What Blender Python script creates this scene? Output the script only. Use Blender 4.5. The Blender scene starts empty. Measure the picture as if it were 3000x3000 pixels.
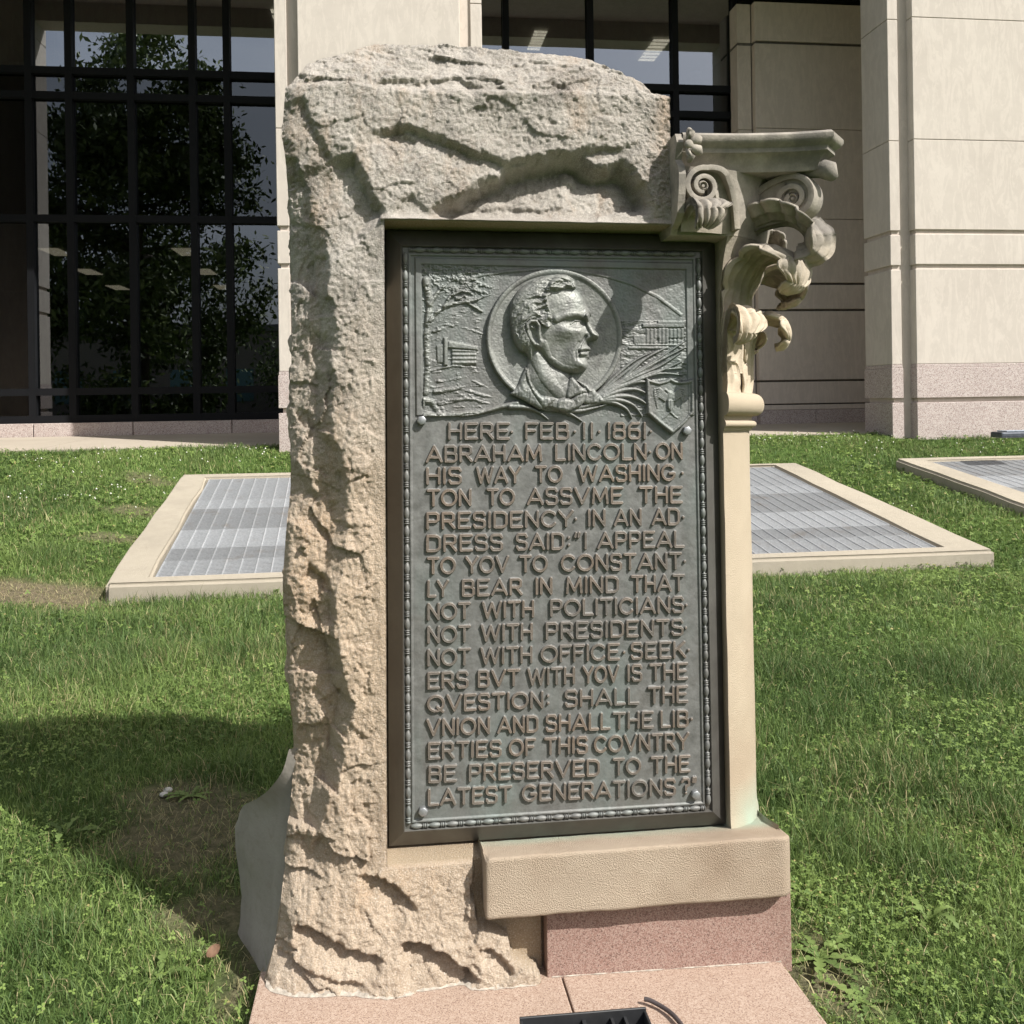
import bpy, bmesh, math, random
import numpy as np
from mathutils import Matrix, Vector

random.seed(7)
RNG = np.random.default_rng(7)
scene = bpy.context.scene
COL = scene.collection
R = math.radians

# ------------------------------------------------------------------ camera
CAM_Z = 1.5
F_PX, CXP, CYP, ROLL = 2773.0, 1500.0, 1160.0, -0.015
cam_d = bpy.data.cameras.new("camera")
cam = bpy.data.objects.new("camera", cam_d)
COL.objects.link(cam)
cam_d.sensor_width = 36.0
cam_d.lens = 36.0 * F_PX / 3000.0
cam_d.shift_y = -(1500.0 - CYP) / 3000.0
cam_d.clip_end = 2000.0
cam_d.clip_start = 0.05
cam.matrix_world = Matrix.Translation((0, 0, CAM_Z)) @ Matrix.Rotation(R(90), 4, 'X') @ Matrix.Rotation(ROLL, 4, 'Z')
scene.camera = cam

# ------------------------------------------------------------------ light
YB = 0.128                      # yaw of the building and of the monument
SUN_A, SUN_E = R(47.0), R(46.0)  # azimuth right of the plaque normal, elevation
ang = YB - R(90) + SUN_A         # world angle of the direction towards the sun
sun_dir = Vector((math.cos(ang) * math.cos(SUN_E), math.sin(ang) * math.cos(SUN_E), math.sin(SUN_E)))
sl = bpy.data.lights.new("sun", 'SUN')
sl.energy = 4.8
sl.angle = R(0.5)
sl.color = (1.0, 0.965, 0.905)
sun = bpy.data.objects.new("sun", sl)
COL.objects.link(sun)
sun.rotation_euler = (-sun_dir).to_track_quat('-Z', 'Y').to_euler()
world = bpy.data.worlds.new("World")
scene.world = world
world.use_nodes = True
nt = world.node_tree
bg = nt.nodes["Background"]
sky = nt.nodes.new("ShaderNodeTexSky")
sky.sky_type = 'NISHITA'
sky.sun_disc = False
sky.sun_elevation = SUN_E
sky.sun_rotation = math.atan2(sun_dir.x, sun_dir.y)
sky.air_density = 1.0
sky.dust_density = 4.5
sky.ozone_density = 1.0
_tc = nt.nodes.new("ShaderNodeTexCoord")
_mp = nt.nodes.new("ShaderNodeMapping"); _mp.inputs["Scale"].default_value = (1.0, 1.0, 2.6)
nt.links.new(_tc.outputs["Generated"], _mp.inputs[0])
_nz = nt.nodes.new("ShaderNodeTexNoise"); _nz.inputs["Scale"].default_value = 2.2; _nz.inputs["Detail"].default_value = 6; _nz.inputs["Roughness"].default_value = .55
nt.links.new(_mp.outputs[0], _nz.inputs["Vector"])
_rp = nt.nodes.new("ShaderNodeValToRGB"); _rp.color_ramp.elements[0].position = .36; _rp.color_ramp.elements[0].color = (.25, .25, .25, 1)
_rp.color_ramp.elements[1].position = .66; _rp.color_ramp.elements[1].color = (.8, .8, .8, 1)
nt.links.new(_nz.outputs["Fac"], _rp.inputs[0])
_mx = nt.nodes.new("ShaderNodeMix"); _mx.data_type = 'RGBA'; _mx.inputs[7].default_value = (7.4, 7.7, 8.2, 1)
nt.links.new(_rp.outputs[0], _mx.inputs[0]); nt.links.new(sky.outputs[0], _mx.inputs[6])
nt.links.new(_mx.outputs[2], bg.inputs[0])
bg.inputs[1].default_value = 0.082
scene.view_settings.view_transform = 'Standard'
scene.view_settings.look = 'None'
scene.view_settings.gamma = 1.0
scene.view_settings.exposure = 0.62

# ------------------------------------------------------------------ pixel rays (measurements of the photo, 3000 px)
_cr, _sr = math.cos(ROLL), math.sin(ROLL)
def ray(px, py):
    a = (px - CXP) / F_PX; b = (py - CYP) / F_PX
    return (_cr * a + _sr * b, 1.0, _sr * a - _cr * b)
UX, UY = math.cos(YB), math.sin(YB)
def bw(u, w, z):                 # building axes -> world
    return Vector((u * UX - w * UY, u * UY + w * UX, z))
def at(px, py, w):               # point of the vertical plane at depth w -> (u, z)
    r = ray(px, py)
    ru = r[0] * UX + r[1] * UY; rw = -r[0] * UY + r[1] * UX
    s = w / rw
    return ru * s, CAM_Z + r[2] * s
def atz(px, py, z):              # point of a level plane -> world
    r = ray(px, py); s = (z - CAM_Z) / r[2]
    return Vector((r[0] * s, r[1] * s, z))

# monument frame: origin at the plaque's lower left corner, X along it, Y into it
M_ROT = Matrix.Rotation(0.1322, 3, 'Z') @ Matrix.Rotation(-0.0402, 3, 'X') @ Matrix.Rotation(0.0102, 3, 'Y')
M_ORG = Vector((-0.3332, 2.4, -1.1372 + CAM_Z))
M_INV = M_ROT.transposed()
_camL = M_INV @ (Vector((0, 0, CAM_Z)) - M_ORG)
def P(px, py, Y):                # pixel -> monument point on plane Y
    d = M_INV @ Vector(ray(px, py))
    s = (Y - _camL.y) / d.y
    return Vector((_camL.x + d.x * s, Y, _camL.z + d.z * s))
_MR = np.array(M_ROT); _MO = np.array(M_ORG)
def proj_np(X, Y, Z):            # monument coords -> pixel arrays
    L = np.stack([X, Y, Z], -1)
    Wp = L @ _MR.T + _MO - np.array([0, 0, CAM_Z])
    a = Wp[..., 0] / Wp[..., 1]; b = -Wp[..., 2] / Wp[..., 1]
    return CXP + F_PX * (_cr * a - _sr * b), CYP + F_PX * (_sr * a + _cr * b)

# ------------------------------------------------------------------ noise in numpy
def _hash(ix, iy, seed):
    h = (ix.astype(np.int64) * 374761393 + iy.astype(np.int64) * 668265263 + seed * 974711) & 0xFFFFFFFF
    h = ((h ^ (h >> 13)) * 1274126177) & 0xFFFFFFFF
    h = (h ^ (h >> 16)) & 0xFFFFFFFF
    return h.astype(np.float64) / 4294967295.0
def vnoise(x, y, seed=0):
    ix = np.floor(x); iy = np.floor(y); fx = x - ix; fy = y - iy
    fx = fx * fx * fx * (fx * (fx * 6 - 15) + 10); fy = fy * fy * fy * (fy * (fy * 6 - 15) + 10)
    a = _hash(ix, iy, seed); b = _hash(ix + 1, iy, seed); c = _hash(ix, iy + 1, seed); d = _hash(ix + 1, iy + 1, seed)
    return (a + (b - a) * fx) * (1 - fy) + (c + (d - c) * fx) * fy - 0.5
def fbm(x, y, octaves=4, seed=0, gain=0.5, ridged=False):
    s = np.zeros_like(x); amp = 1.0; c, t = math.cos(0.6), math.sin(0.6)
    for o in range(octaves):
        n = vnoise(x, y, seed + o * 17)
        if ridged: n = 0.5 - 2 * np.abs(n)
        s += amp * n; amp *= gain
        x, y = (c * x - t * y) * 2.03 + 5.1, (t * x + c * y) * 2.03 + 1.7
    return s
def facets(x, y, seed=0):        # each cell a randomly tilted plane: spalled stone
    ix = np.floor(x); iy = np.floor(y)
    best = np.full(x.shape, 1e9); val = np.zeros_like(x)
    for dx in (-1, 0, 1):
        for dy in (-1, 0, 1):
            cx = ix + dx; cy = iy + dy
            px = cx + _hash(cx, cy, seed); py = cy + _hash(cx, cy, seed + 1)
            d = (x - px) ** 2 + (y - py) ** 2
            v = (x - px) * (_hash(cx, cy, seed + 2) - .5) * 2 + (y - py) * (_hash(cx, cy, seed + 3) - .5) * 2 + (_hash(cx, cy, seed + 4) - .5) * .6
            m = d < best
            best = np.where(m, d, best); val = np.where(m, v, val)
    return val
def sstep(a, b, x):
    t = np.clip((x - a) / (b - a), 0, 1)
    return t * t * (3 - 2 * t)
def pl_dist(X, Y, pts):          # distance and signed side of a polyline
    best = np.full(X.shape, 1e9); side = np.zeros_like(X); par = np.zeros_like(X)
    n = len(pts) - 1
    for i in range(n):
        (ax, ay), (bx, by) = pts[i], pts[i + 1]
        dx, dy = bx - ax, by - ay; L = dx * dx + dy * dy + 1e-12
        t = np.clip(((X - ax) * dx + (Y - ay) * dy) / L, 0, 1)
        d = np.hypot(X - ax - t * dx, Y - ay - t * dy)
        s = dx * (Y - ay) - dy * (X - ax)
        m = d < best
        best = np.where(m, d, best); side = np.where(m, np.sign(s), side); par = np.where(m, (i + t) / n, par)
    return best, side, par
def poly_in(X, Y, pts):
    ins = np.zeros(X.shape, bool); n = len(pts)
    for i in range(n):
        ax, ay = pts[i]; bx, by = pts[(i + 1) % n]
        c = ((ay > Y) != (by > Y)) & (X < (bx - ax) * (Y - ay) / (by - ay + 1e-12) + ax)
        ins ^= c
    return ins
def smooth_pts(pts, n=4):        # Catmull-Rom
    pts = [np.array(p, float) for p in pts]; out = []
    for i in range(len(pts) - 1):
        p0 = pts[max(i - 1, 0)]; p1 = pts[i]; p2 = pts[i + 1]; p3 = pts[min(i + 2, len(pts) - 1)]
        for k in range(n):
            t = k / n
            out.append(0.5 * ((2 * p1) + (-p0 + p2) * t + (2 * p0 - 5 * p1 + 4 * p2 - p3) * t * t + (-p0 + 3 * p1 - 3 * p2 + p3) * t ** 3))
    out.append(pts[-1])
    return [tuple(p) for p in out]

# ------------------------------------------------------------------ objects
def np_mesh(name, V, faces, mat, parent=None, smooth=True, attrs=None):
    """V (n,3); faces (m,k) array or a list of arrays of one arity each"""
    me = bpy.data.meshes.new(name)
    V = np.asarray(V, np.float32)
    fl = faces if isinstance(faces, list) else [faces]
    fl = [np.asarray(f, np.int32) for f in fl if len(f)]
    me.vertices.add(len(V)); me.vertices.foreach_set("co", V.ravel())
    nl = sum(f.size for f in fl); nf = sum(len(f) for f in fl)
    me.loops.add(nl); me.polygons.add(nf)
    me.loops.foreach_set("vertex_index", np.concatenate([f.ravel() for f in fl]))
    tot = np.concatenate([np.full(len(f), f.shape[1], np.int32) for f in fl])
    st = np.concatenate([[0], np.cumsum(tot)[:-1]]).astype(np.int32)
    me.polygons.foreach_set("loop_start", st)
    me.polygons.foreach_set("loop_total", tot)
    me.polygons.foreach_set("use_smooth", np.full(nf, smooth, bool))
    if attrs:
        for k, a in attrs.items():
            a = np.asarray(a, np.float32)
            at_ = me.attributes.new(k, 'FLOAT', 'POINT'); at_.data.foreach_set("value", a.ravel())
    me.update(calc_edges=True); me.validate()
    return link(name, me, mat, parent)
def link(name, me, mat, parent=None):
    o = bpy.data.objects.new(name, me); COL.objects.link(o)
    if mat is not None: me.materials.append(mat)
    if parent is not None: o.parent = parent
    return o
def bm_obj(name, bm, mat, parent=None, smooth=False, offset=None, angle=None):
    me = bpy.data.meshes.new(name)
    bmesh.ops.recalc_face_normals(bm, faces=bm.faces)
    bm.to_mesh(me); bm.free()
    if smooth:
        me.polygons.foreach_set("use_smooth", np.ones(len(me.polygons), bool))
        if angle: me.set_sharp_from_angle(angle=R(angle))
    return link(name, me, mat, parent)
def tag(o, label=None, cat=None, group=None, kind=None):
    if label: o["label"] = label
    if cat: o["category"] = cat
    if group: o["group"] = group
    if kind: o["kind"] = kind
    return o
def empty(name, loc, label, cat, group=None, rot=None):
    o = bpy.data.objects.new(name, None); COL.objects.link(o)
    o.location = loc; o.empty_display_size = 0.1
    if rot is not None: o.rotation_euler = rot
    return tag(o, label, cat, group)
def box(bm, x0, x1, y0, y1, z0, z1):
    vs = [bm.verts.new(p) for p in ((x0, y0, z0), (x1, y0, z0), (x1, y1, z0), (x0, y1, z0), (x0, y0, z1), (x1, y0, z1), (x1, y1, z1), (x0, y1, z1))]
    for f in ((0, 3, 2, 1), (4, 5, 6, 7), (0, 1, 5, 4), (1, 2, 6, 5), (2, 3, 7, 6), (3, 0, 4, 7)):
        bm.faces.new([vs[i] for i in f])
    return vs
def hexa(bm, bot, top):          # 4 lower + 4 upper corners, same order round
    vs = [bm.verts.new(p) for p in list(bot) + list(top)]
    for f in ((3, 2, 1, 0), (4, 5, 6, 7), (0, 1, 5, 4), (1, 2, 6, 5), (2, 3, 7, 6), (3, 0, 4, 7)):
        bm.faces.new([vs[i] for i in f])
    return vs
def bevel(bm, w, seg=2):
    bmesh.ops.bevel(bm, geom=list(bm.edges), offset=w, segments=seg, affect='EDGES', profile=0.6)
def tube(bm, pts, rad, n=8, cap=True):
    pts = [Vector(p) for p in pts]; rings = []
    up = Vector((0, 0, 1))
    for i, p in enumerate(pts):
        t = (pts[min(i + 1, len(pts) - 1)] - pts[max(i - 1, 0)]).normalized()
        a = t.cross(up)
        if a.length < 1e-3: a = t.cross(Vector((0, 1, 0)))
        a.normalize(); b = t.cross(a)
        r = rad[i] if hasattr(rad, '__len__') else rad
        rings.append([bm.verts.new(p + a * (r * math.cos(k * 2 * math.pi / n)) + b * (r * math.sin(k * 2 * math.pi / n))) for k in range(n)])
    for i in range(len(rings) - 1):
        for k in range(n):
            bm.faces.new((rings[i][k], rings[i][(k + 1) % n], rings[i + 1][(k + 1) % n], rings[i + 1][k]))
    if cap:
        bm.faces.new(rings[0][::-1]); bm.faces.new(rings[-1])
    return rings
def grid_faces(nr, nc, off=0, flip=False):
    i = np.arange(nr - 1)[:, None] * nc + np.arange(nc - 1)[None, :] + off
    i = i.ravel()
    f = np.stack([i, i + 1, i + nc + 1, i + nc], 1)
    return f[:, ::-1] if flip else f

# ------------------------------------------------------------------ materials
class NT:
    def __init__(s, name):
        s.m = bpy.data.materials.new(name); s.m.use_nodes = True
        s.t = s.m.node_tree; s.b = s.t.nodes["Principled BSDF"]; s.out = s.t.nodes["Material Output"]
        s.tc = s.t.nodes.new("ShaderNodeTexCoord")
    def n(s, typ, **kw):
        nd = s.t.nodes.new(typ)
        for k, v in kw.items(): setattr(nd, k, v)
        return nd
    def l(s, a, b): s.t.links.new(a, b)
    def noise(s, scale, detail=4, rough=0.6, vec=None, dist=0.0):
        nd = s.n("ShaderNodeTexNoise"); nd.inputs["Scale"].default_value = scale; nd.inputs["Detail"].default_value = detail
        nd.inputs["Roughness"].default_value = rough; nd.inputs["Distortion"].default_value = dist
        s.l(vec or s.tc.outputs["Object"], nd.inputs["Vector"]); return nd.outputs["Fac"]
    def voro(s, scale, feat='F1', out="Distance", vec=None):
        nd = s.n("ShaderNodeTexVoronoi", feature=feat); nd.inputs["Scale"].default_value = scale
        s.l(vec or s.tc.outputs["Object"], nd.inputs["Vector"]); return nd.outputs[out]
    def ramp(s, fac, stops, interp='LINEAR'):
        nd = s.n("ShaderNodeValToRGB"); cr = nd.color_ramp; cr.interpolation = interp
        while len(cr.elements) < len(stops): cr.elements.new(0.5)
        for e, (p, c) in zip(cr.elements, stops):
            e.position = p; e.color = (c, c, c, 1) if not hasattr(c, '__len__') else (*c, 1)
        s.l(fac, nd.inputs[0]); return nd.outputs[0]
    def mix(s, fac, a, b, mode='MIX'):
        nd = s.n("ShaderNodeMix", data_type='RGBA', blend_type=mode)
        for sock, v in ((nd.inputs[0], fac), (nd.inputs[6], a), (nd.inputs[7], b)):
            if isinstance(v, (int, float)): sock.default_value = v
            elif hasattr(v, '__len__'): sock.default_value = (*v, 1)
            else: s.l(v, sock)
        return nd.outputs[2]
    def math(s, op, a, b=0.0, clamp=False):
        nd = s.n("ShaderNodeMath", operation=op, use_clamp=clamp)
        for sock, v in ((nd.inputs[0], a), (nd.inputs[1], b)):
            if isinstance(v, (int, float)): sock.default_value = v
            else: s.l(v, sock)
        return nd.outputs[0]
    def sep(s, sock=None):
        nd = s.n("ShaderNodeSeparateXYZ"); s.l(sock or s.tc.outputs["Object"], nd.inputs[0]); return nd.outputs
    def mapv(s, scale=(1, 1, 1), rot=(0, 0, 0), loc=(0, 0, 0)):
        nd = s.n("ShaderNodeMapping"); nd.inputs["Scale"].default_value = scale; nd.inputs["Rotation"].default_value = rot
        nd.inputs["Location"].default_value = loc
        s.l(s.tc.outputs["Object"], nd.inputs[0]); return nd.outputs[0]
    def attr(s, name):
        nd = s.n("ShaderNodeAttribute"); nd.attribute_name = name; return nd.outputs["Fac"]
    def bump(s, h, strength, dist, prev=None):
        nd = s.n("ShaderNodeBump"); nd.inputs["Strength"].default_value = strength; nd.inputs["Distance"].default_value = dist
        s.l(h, nd.inputs["Height"])
        if prev is not None: s.l(prev, nd.inputs["Normal"])
        return nd.outputs[0]
    def done(s, col=None, rough=None, metal=None, normal=None, spec=None):
        for key, v in (("Base Color", col), ("Roughness", rough), ("Metallic", metal), ("Normal", normal), ("Specular IOR Level", spec)):
            if v is None: continue
            sk = s.b.inputs[key]
            if isinstance(v, (int, float)): sk.default_value = v
            elif hasattr(v, '__len__'): sk.default_value = (*v, 1)
            else: s.l(v, sk)
        return s.m

def mat_limestone(name, a, b, grain=1.0, stain=None, bumpd=0.002, streak=True):
    m = NT(name)
    n1 = m.noise(1.3, 5, .6); n2 = m.noise(7 * grain, 6, .65)
    v = m.mapv((3.2, 3.2, .8), (0, R(34), 0))
    n3 = m.noise(2.2, 7, .75, v, 1.6)
    col = m.mix(m.ramp(n1, [(.3, 0), (.7, 1)]), a, b)
    if streak:
        col = m.mix(m.math('MULTIPLY', m.ramp(n3, [(.49, 0), (.53, 1)]), .34), col, tuple(min(1, c * 1.20) for c in a))
    col = m.mix(m.ramp(n2, [(.25, .22), (.6, 0)]), col, tuple(c * .72 for c in b))
    if stain:
        col = m.mix(m.ramp(m.noise(1.7, 6, .7), [(.5, 0), (.72, .8)]), col, stain)
    f = m.noise(420 * grain, 2, .6)
    col = m.mix(m.ramp(f, [(.30, .16), (.45, 0)]), col, tuple(c * .55 for c in b))
    nrm = m.bump(f, .7, bumpd)
    return m.done(col, .88, normal=nrm, spec=.2)
def mat_granite(name, a, b, c, dark, scale=220, rough=.5):
    scale *= 1.35
    m = NT(name)
    vc = m.n("ShaderNodeTexVoronoi"); vc.inputs["Scale"].default_value = scale
    m.l(m.tc.outputs["Object"], vc.inputs["Vector"])
    s = m.sep(vc.outputs["Color"])
    col = m.ramp(s[0], [(0, dark), (.10, dark), (.16, a), (.5, b), (.8, c), (1, c)])
    n = m.noise(3, 4, .6)
    col = m.mix(m.ramp(n, [(.3, .0), (.75, .22)]), col, tuple(x * .7 for x in a))
    nrm = m.bump(m.noise(scale * 1.3, 2), .12, .002)
    return m.done(col, rough, normal=nrm, spec=.35)
def mat_plain(name, col, rough=.6, metal=0.0, var=.25, scale=30, bump=.0, spec=.5):
    m = NT(name)
    n = m.noise(scale, 5, .65)
    c = m.mix(m.ramp(n, [(.3, 0), (.7, 1)]), tuple(x * (1 - var) for x in col), tuple(min(1, x * (1 + var)) for x in col))
    nrm = m.bump(m.noise(scale * 4, 3), .4, bump) if bump else None
    return m.done(c, rough, metal, nrm, spec)
# ================================================================== ground
def ground_z(x, y):
    w = -np.asarray(x) * UY + np.asarray(y) * UX
    z = np.interp(w, [-30, 2.2, 5.2, 6.7, 7.2, 9.6, 10.7, 11.3, 60], [.03, .035, .125, .17, .24, .63, .885, .955, .97])
    return z
def gz_full(x, y):
    x = np.asarray(x, float); y = np.asarray(y, float)
    return ground_z(x, y) + .022 * fbm(x * 1.1, y * 1.1, 3, 5) + .008 * fbm(x * 6, y * 6, 2, 9)

SL = .157
_r = ray(305, 1713); _s = (.25 - CAM_Z) / _r[2]
WN = -_r[0] * _s * UY + _s * UX
def onslope(px, py, up=0.0):
    r = ray(px, py); rw = -r[0] * UY + r[1] * UX
    s = (.25 + up - SL * WN - CAM_Z) / (r[2] - SL * rw)
    return Vector((r[0] * s, s, CAM_Z + r[2] * s))
WELL_A = [onslope(300, 1714), onslope(2918, 1612), onslope(2335, 1355), onslope(530, 1390)]
_p0 = onslope(2622, 1342); _n0 = _p0 + (onslope(3010, 1481) - _p0) * 1.25; _uv = Vector((UX, UY, 0))
WELL_B = [_n0, _n0 + _uv * 4.5, _p0 + _uv * 4.5, _p0]
def lawn_z(x, y):
    """lawn height, kept just under the curbs round the light wells"""
    z = gz_full(x, y); x = np.asarray(x, float); y = np.asarray(y, float)
    w = -x * UY + y * UX
    for q in (WELL_A, WELL_B):
        poly = [(p.x, p.y) for p in q]
        ins = poly_in(x, y, poly); d, _, _ = pl_dist(x, y, poly + [poly[0]])
        plane = .25 + SL * (w - WN)
        k = np.where(ins, 1.0, sstep(.75, .0, d))
        z = np.where(ins, np.minimum(z, plane - .16), z * (1 - k) + np.minimum(z, plane - .125) * k)
    return z
# soil under the lawn
xs = np.concatenate([[-400, -150, -60, -30], np.linspace(-14, 14, 281), [30, 60, 150, 400]])
ys = np.concatenate([[-300, -100, -40, -15, -5], np.linspace(0, 13, 181), [20, 60, 150, 400]])
gx, gy = np.meshgrid(xs, ys)
gz = lawn_z(gx, gy)
def patch_at(px, py, z):
    p = atz(px, py, z); return p.x, p.y
BARE = [(*patch_at(60, 1765, .13), .75, .30, .97), (*patch_at(270, 1790, .14), .40, .14, .75), (*patch_at(400, 1560, .3), .3, .2, .65), (*patch_at(330, 1620, .25), .35, .12, .65), (*patch_at(440, 1490, .4), .3, .2, .6),
        (*patch_at(570, 2480, .03), .34, .30, .80), (*patch_at(640, 2700, .03), .16, .22, .78), (*patch_at(480, 2380, .03), .22, .16, .8), (*patch_at(2420, 2900, .03), .16, .16, .8), (*patch_at(2350, 2780, .03), .06, .3, .7), (*patch_at(700, 2850, .03), .10, .25, .75)]
def bare(x, y):
    jx = .12 * fbm(x * 5, y * 5, 3, 61); jy = .12 * fbm(x * 5, y * 5, 3, 62); b = np.zeros_like(x)
    for (bx, by, rx, ry, a_) in BARE:
        b = np.maximum(b, a_ * sstep(1.25, .55, np.hypot((x + jx - bx) / rx, (y + jy - by) / ry)))
    return b
m = NT("soil")
n1 = m.noise(1.2, 5, .6); n2 = m.noise(28, 6, .7); n5 = m.noise(150, 4, .7)
brown = m.mix(m.ramp(n2, [(.3, 0), (.7, 1)]), (.066, .054, .038), (.205, .165, .112))
brown = m.mix(m.ramp(n5, [(.55, 0), (.7, .6)]), brown, (.36, .30, .21))
green = m.mix(m.ramp(n2, [(.35, 0), (.7, 1)]), (.040, .070, .018), (.085, .140, .034))
green = m.mix(m.ramp(n1, [(.55, 0), (.75, .5)]), green, (.10, .09, .05))
col = m.mix(m.math('MULTIPLY', m.attr("bare"), m.ramp(n2, [(.25, .75), (.6, 1)]), True), green, brown)
M_SOIL = m.done(col, .95, normal=m.bump(m.noise(60, 6, .7), .8, .02), spec=.1)
ground = np_mesh("ground", np.stack([gx, gy, gz], -1).reshape(-1, 3), grid_faces(*gx.shape), M_SOIL, None, True, {"bare": bare(gx, gy).ravel()})
tag(ground, kind="structure")

# ================================================================== building
M_LIME = mat_limestone("limestone", (.515, .468, .415), (.48, .432, .382))
M_LIME2 = mat_limestone("limestone_bounce_tint", (.55, .48, .42), (.51, .443, .385))  # warm bounce light from the ground put into the stone colour
M_PINK = mat_granite("pink_granite_rough", (.35, .275, .255), (.42, .35, .325), (.53, .475, .445), (.20, .16, .15), 110, .8)
M_JOINT = mat_plain("joint_shadow", (.13, .115, .10), .9)
M_FRAME = mat_plain("black_aluminium", (.008, .0085, .010), .6, 0, .1, 8, spec=.12)
FW, GW, WW = 10.8, 14.0, 13.55      # depths of pier fronts, glass, recessed wall
TOP = 15.0
bld = empty("office_building", bw(0, FW, 1.0), "pale limestone office building with dark glazing between its piers", "building", rot=(0, 0, YB))
def bpart(name, bm, mat, parent=None, **k):
    o = bm_obj(name, bm, mat, parent or bld, **k)
    if parent is None or parent is bld: o.location = (0, -FW, -1.0)     # meshes are in building axes
    return o

# joint heights measured on the right pier
ZJ = [6.045, 4.557]
G1, G2 = (3.455, 3.40), (3.03, 2.975)   # two grooves
ZCAP, ZG = 1.815, (1.40, 1.345)
def pier(u0, u1, name="pier"):
    st, nb = .135, .13                  # corner strip width, notch width and set-back
    bm = bmesh.new(); gap = .006
    # panel courses (front block) split by thin joints and grooves
    lv = [(ZCAP, G2[1]), (G2[0], G1[1]), (G1[0], ZJ[1] - gap), (ZJ[1], ZJ[0] - gap), (ZJ[0], 7.6 - gap), (7.6, TOP)]
    for z0, z1 in lv:
        box(bm, u0 + st + nb, u1 - st - nb, FW, FW + .5, z0, z1)
        for a, b in ((u0, u0 + st), (u1 - st, u1)):
            box(bm, a, b, FW + .10, FW + .75, z0, z1)
        box(bm, u0 + st + .002, u1 - st - .002, FW + .19, FW + .70, z0, z1)
    bmesh.ops.bevel(bm, geom=list(bm.edges), offset=.006, segments=1, affect='EDGES')
    p = bpart(name, bm, M_LIME)
    bm = bmesh.new()                    # the recessed core seen in joints and grooves
    box(bm, u0 + .035, u1 - .035, FW + .13, FW + .72, .6, TOP - .02)
    box(bm, u0 + st + nb + .03, u1 - st - nb - .03, FW + .03, FW + .4, .61, TOP - .03)
    c = bm_obj("core", bm, M_LIME2, p)
    bm = bmesh.new()                    # granite base
    d = .012
    for z0, z1 in ((.55, ZG[1]), (ZG[0], ZCAP - .045), (ZCAP - .045, ZCAP - .002)):
        dd = d if z1 < ZCAP - .01 else 0.004
        nv = 3 if dd == d else 1
        ed = np.linspace(u0 + st + nb - dd, u1 - st - nb + dd, nv + 1)
        for i in range(nv): box(bm, ed[i] + .002, ed[i + 1] - .002, FW - dd, FW + .5, z0, z1)
        for a, b in ((u0 - dd, u0 + st + dd * .5), (u1 - st - dd * .5, u1 + dd)):
            box(bm, a, b, FW + .10 - dd, FW + .75 + dd, z0, z1)
        box(bm, u0 + st + .005, u1 - st - .005, FW + .185, FW + .7, z0, z1 - .001)
    bmesh.ops.bevel(bm, geom=list(bm.edges), offset=.005, segments=1, affect='EDGES')
    bm_obj("granite_base", bm, M_PINK, p)
    return p
pier(-1.235, 1.115)
pier(6.10, 11.2)  # unseen right end widened to keep the sun off the recessed wall
pier(-8.15, -5.78)

# upper wall and soffit over the arcade
bm = bmesh.new()
box(bm, -26, 26, FW + .25, GW + 4.5, 8.22, TOP + 1.5)
bpart("upper_wall", bm, M_LIME2)
bm = bmesh.new(); box(bm, -26, 26, FW + .16, FW + .6, 7.88, 8.218); bpart("lintel", bm, M_LIME2)

# recessed wall at the right of the middle window
uR0 = at(2212, 200, WW)[0]; uR1 = uR0 + 3.6; uS = at(2168, 200, WW)[0]
zz = lambda y, x=2400: at(x, y, WW)[1]
bm = bmesh.new()
lv = [zz(1199), zz(1181)+.0, zz(1112) - .03, zz(1112), zz(905) - .035, zz(905), zz(828) - .035, zz(828), zz(641) - .008, zz(641), zz(378) - .008, zz(378), zz(124) - .045, zz(124), 7.34]
def pairs():
    yield lv[0] + .001, lv[1] - .02
    yield lv[1], lv[2]
    yield lv[3], lv[4]
    yield lv[5], lv[6]
    yield lv[7], lv[8]
    yield lv[9], lv[10]
    yield lv[11], lv[12]
    yield lv[13], lv[14]
for z0, z1 in pairs():
    box(bm, uR0, uR1, WW, WW + .3, z0, z1)
    box(bm, uS, uR0 - .02, WW + .11, WW + .4, z0, z1)
bmesh.ops.bevel(bm, geom=list(bm.edges), offset=.005, segments=1, affect='EDGES')
rw = bpart("recessed_wall", bm, M_LIME2)
bm = bmesh.new(); box(bm, uS + .012, uR1 - .02, WW + .13, WW + .45, .9, 7.33)
box(bm, uR0 + .03, uR1 - .03, WW + .045, WW + .25, .91, 7.32); bm_obj("core", bm, M_JOINT, rw)
bm = bmesh.new()
eu = [uS - .01, uR0 + .0, at(2390, 1230, WW)[0], uR1]
for a, b in zip(eu[:-1], eu[1:]): box(bm, a + .004, b - .004, WW - (.012 if a > uS else -.10), WW + .3, .9, lv[0] - .003)
bm_obj("granite_base", bm, M_PINK, rw)

# glazing -----------------------------------------------------------
def glass_mat(name, refl, tint):
    m = NT(name); t = m.t
    gl = m.n("ShaderNodeBsdfGlossy"); gl.inputs["Roughness"].default_value = 0.0; gl.inputs["Color"].default_value = (.86, .92, 1, 1)
    v = m.mapv((1, 1, 1))
    nz = m.noise(.55, 2, .5)
    gl_n = m.bump(nz, .05, .02); m.l(gl_n, gl.inputs["Normal"])
    tr = m.n("ShaderNodeBsdfTransparent"); tr.inputs["Color"].default_value = (tint, tint, tint * .97, 1)
    lw = m.n("ShaderNodeFresnel"); lw.inputs["IOR"].default_value = 1.62
    fac = m.math('MULTIPLY', lw.outputs[0], refl, True)
    mx = m.n("ShaderNodeMixShader"); m.l(fac, mx.inputs[0]); m.l(tr.outputs[0], mx.inputs[1]); m.l(gl.outputs[0], mx.inputs[2])
    m.l(mx.outputs[0], m.out.inputs[0]); return m.m
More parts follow.
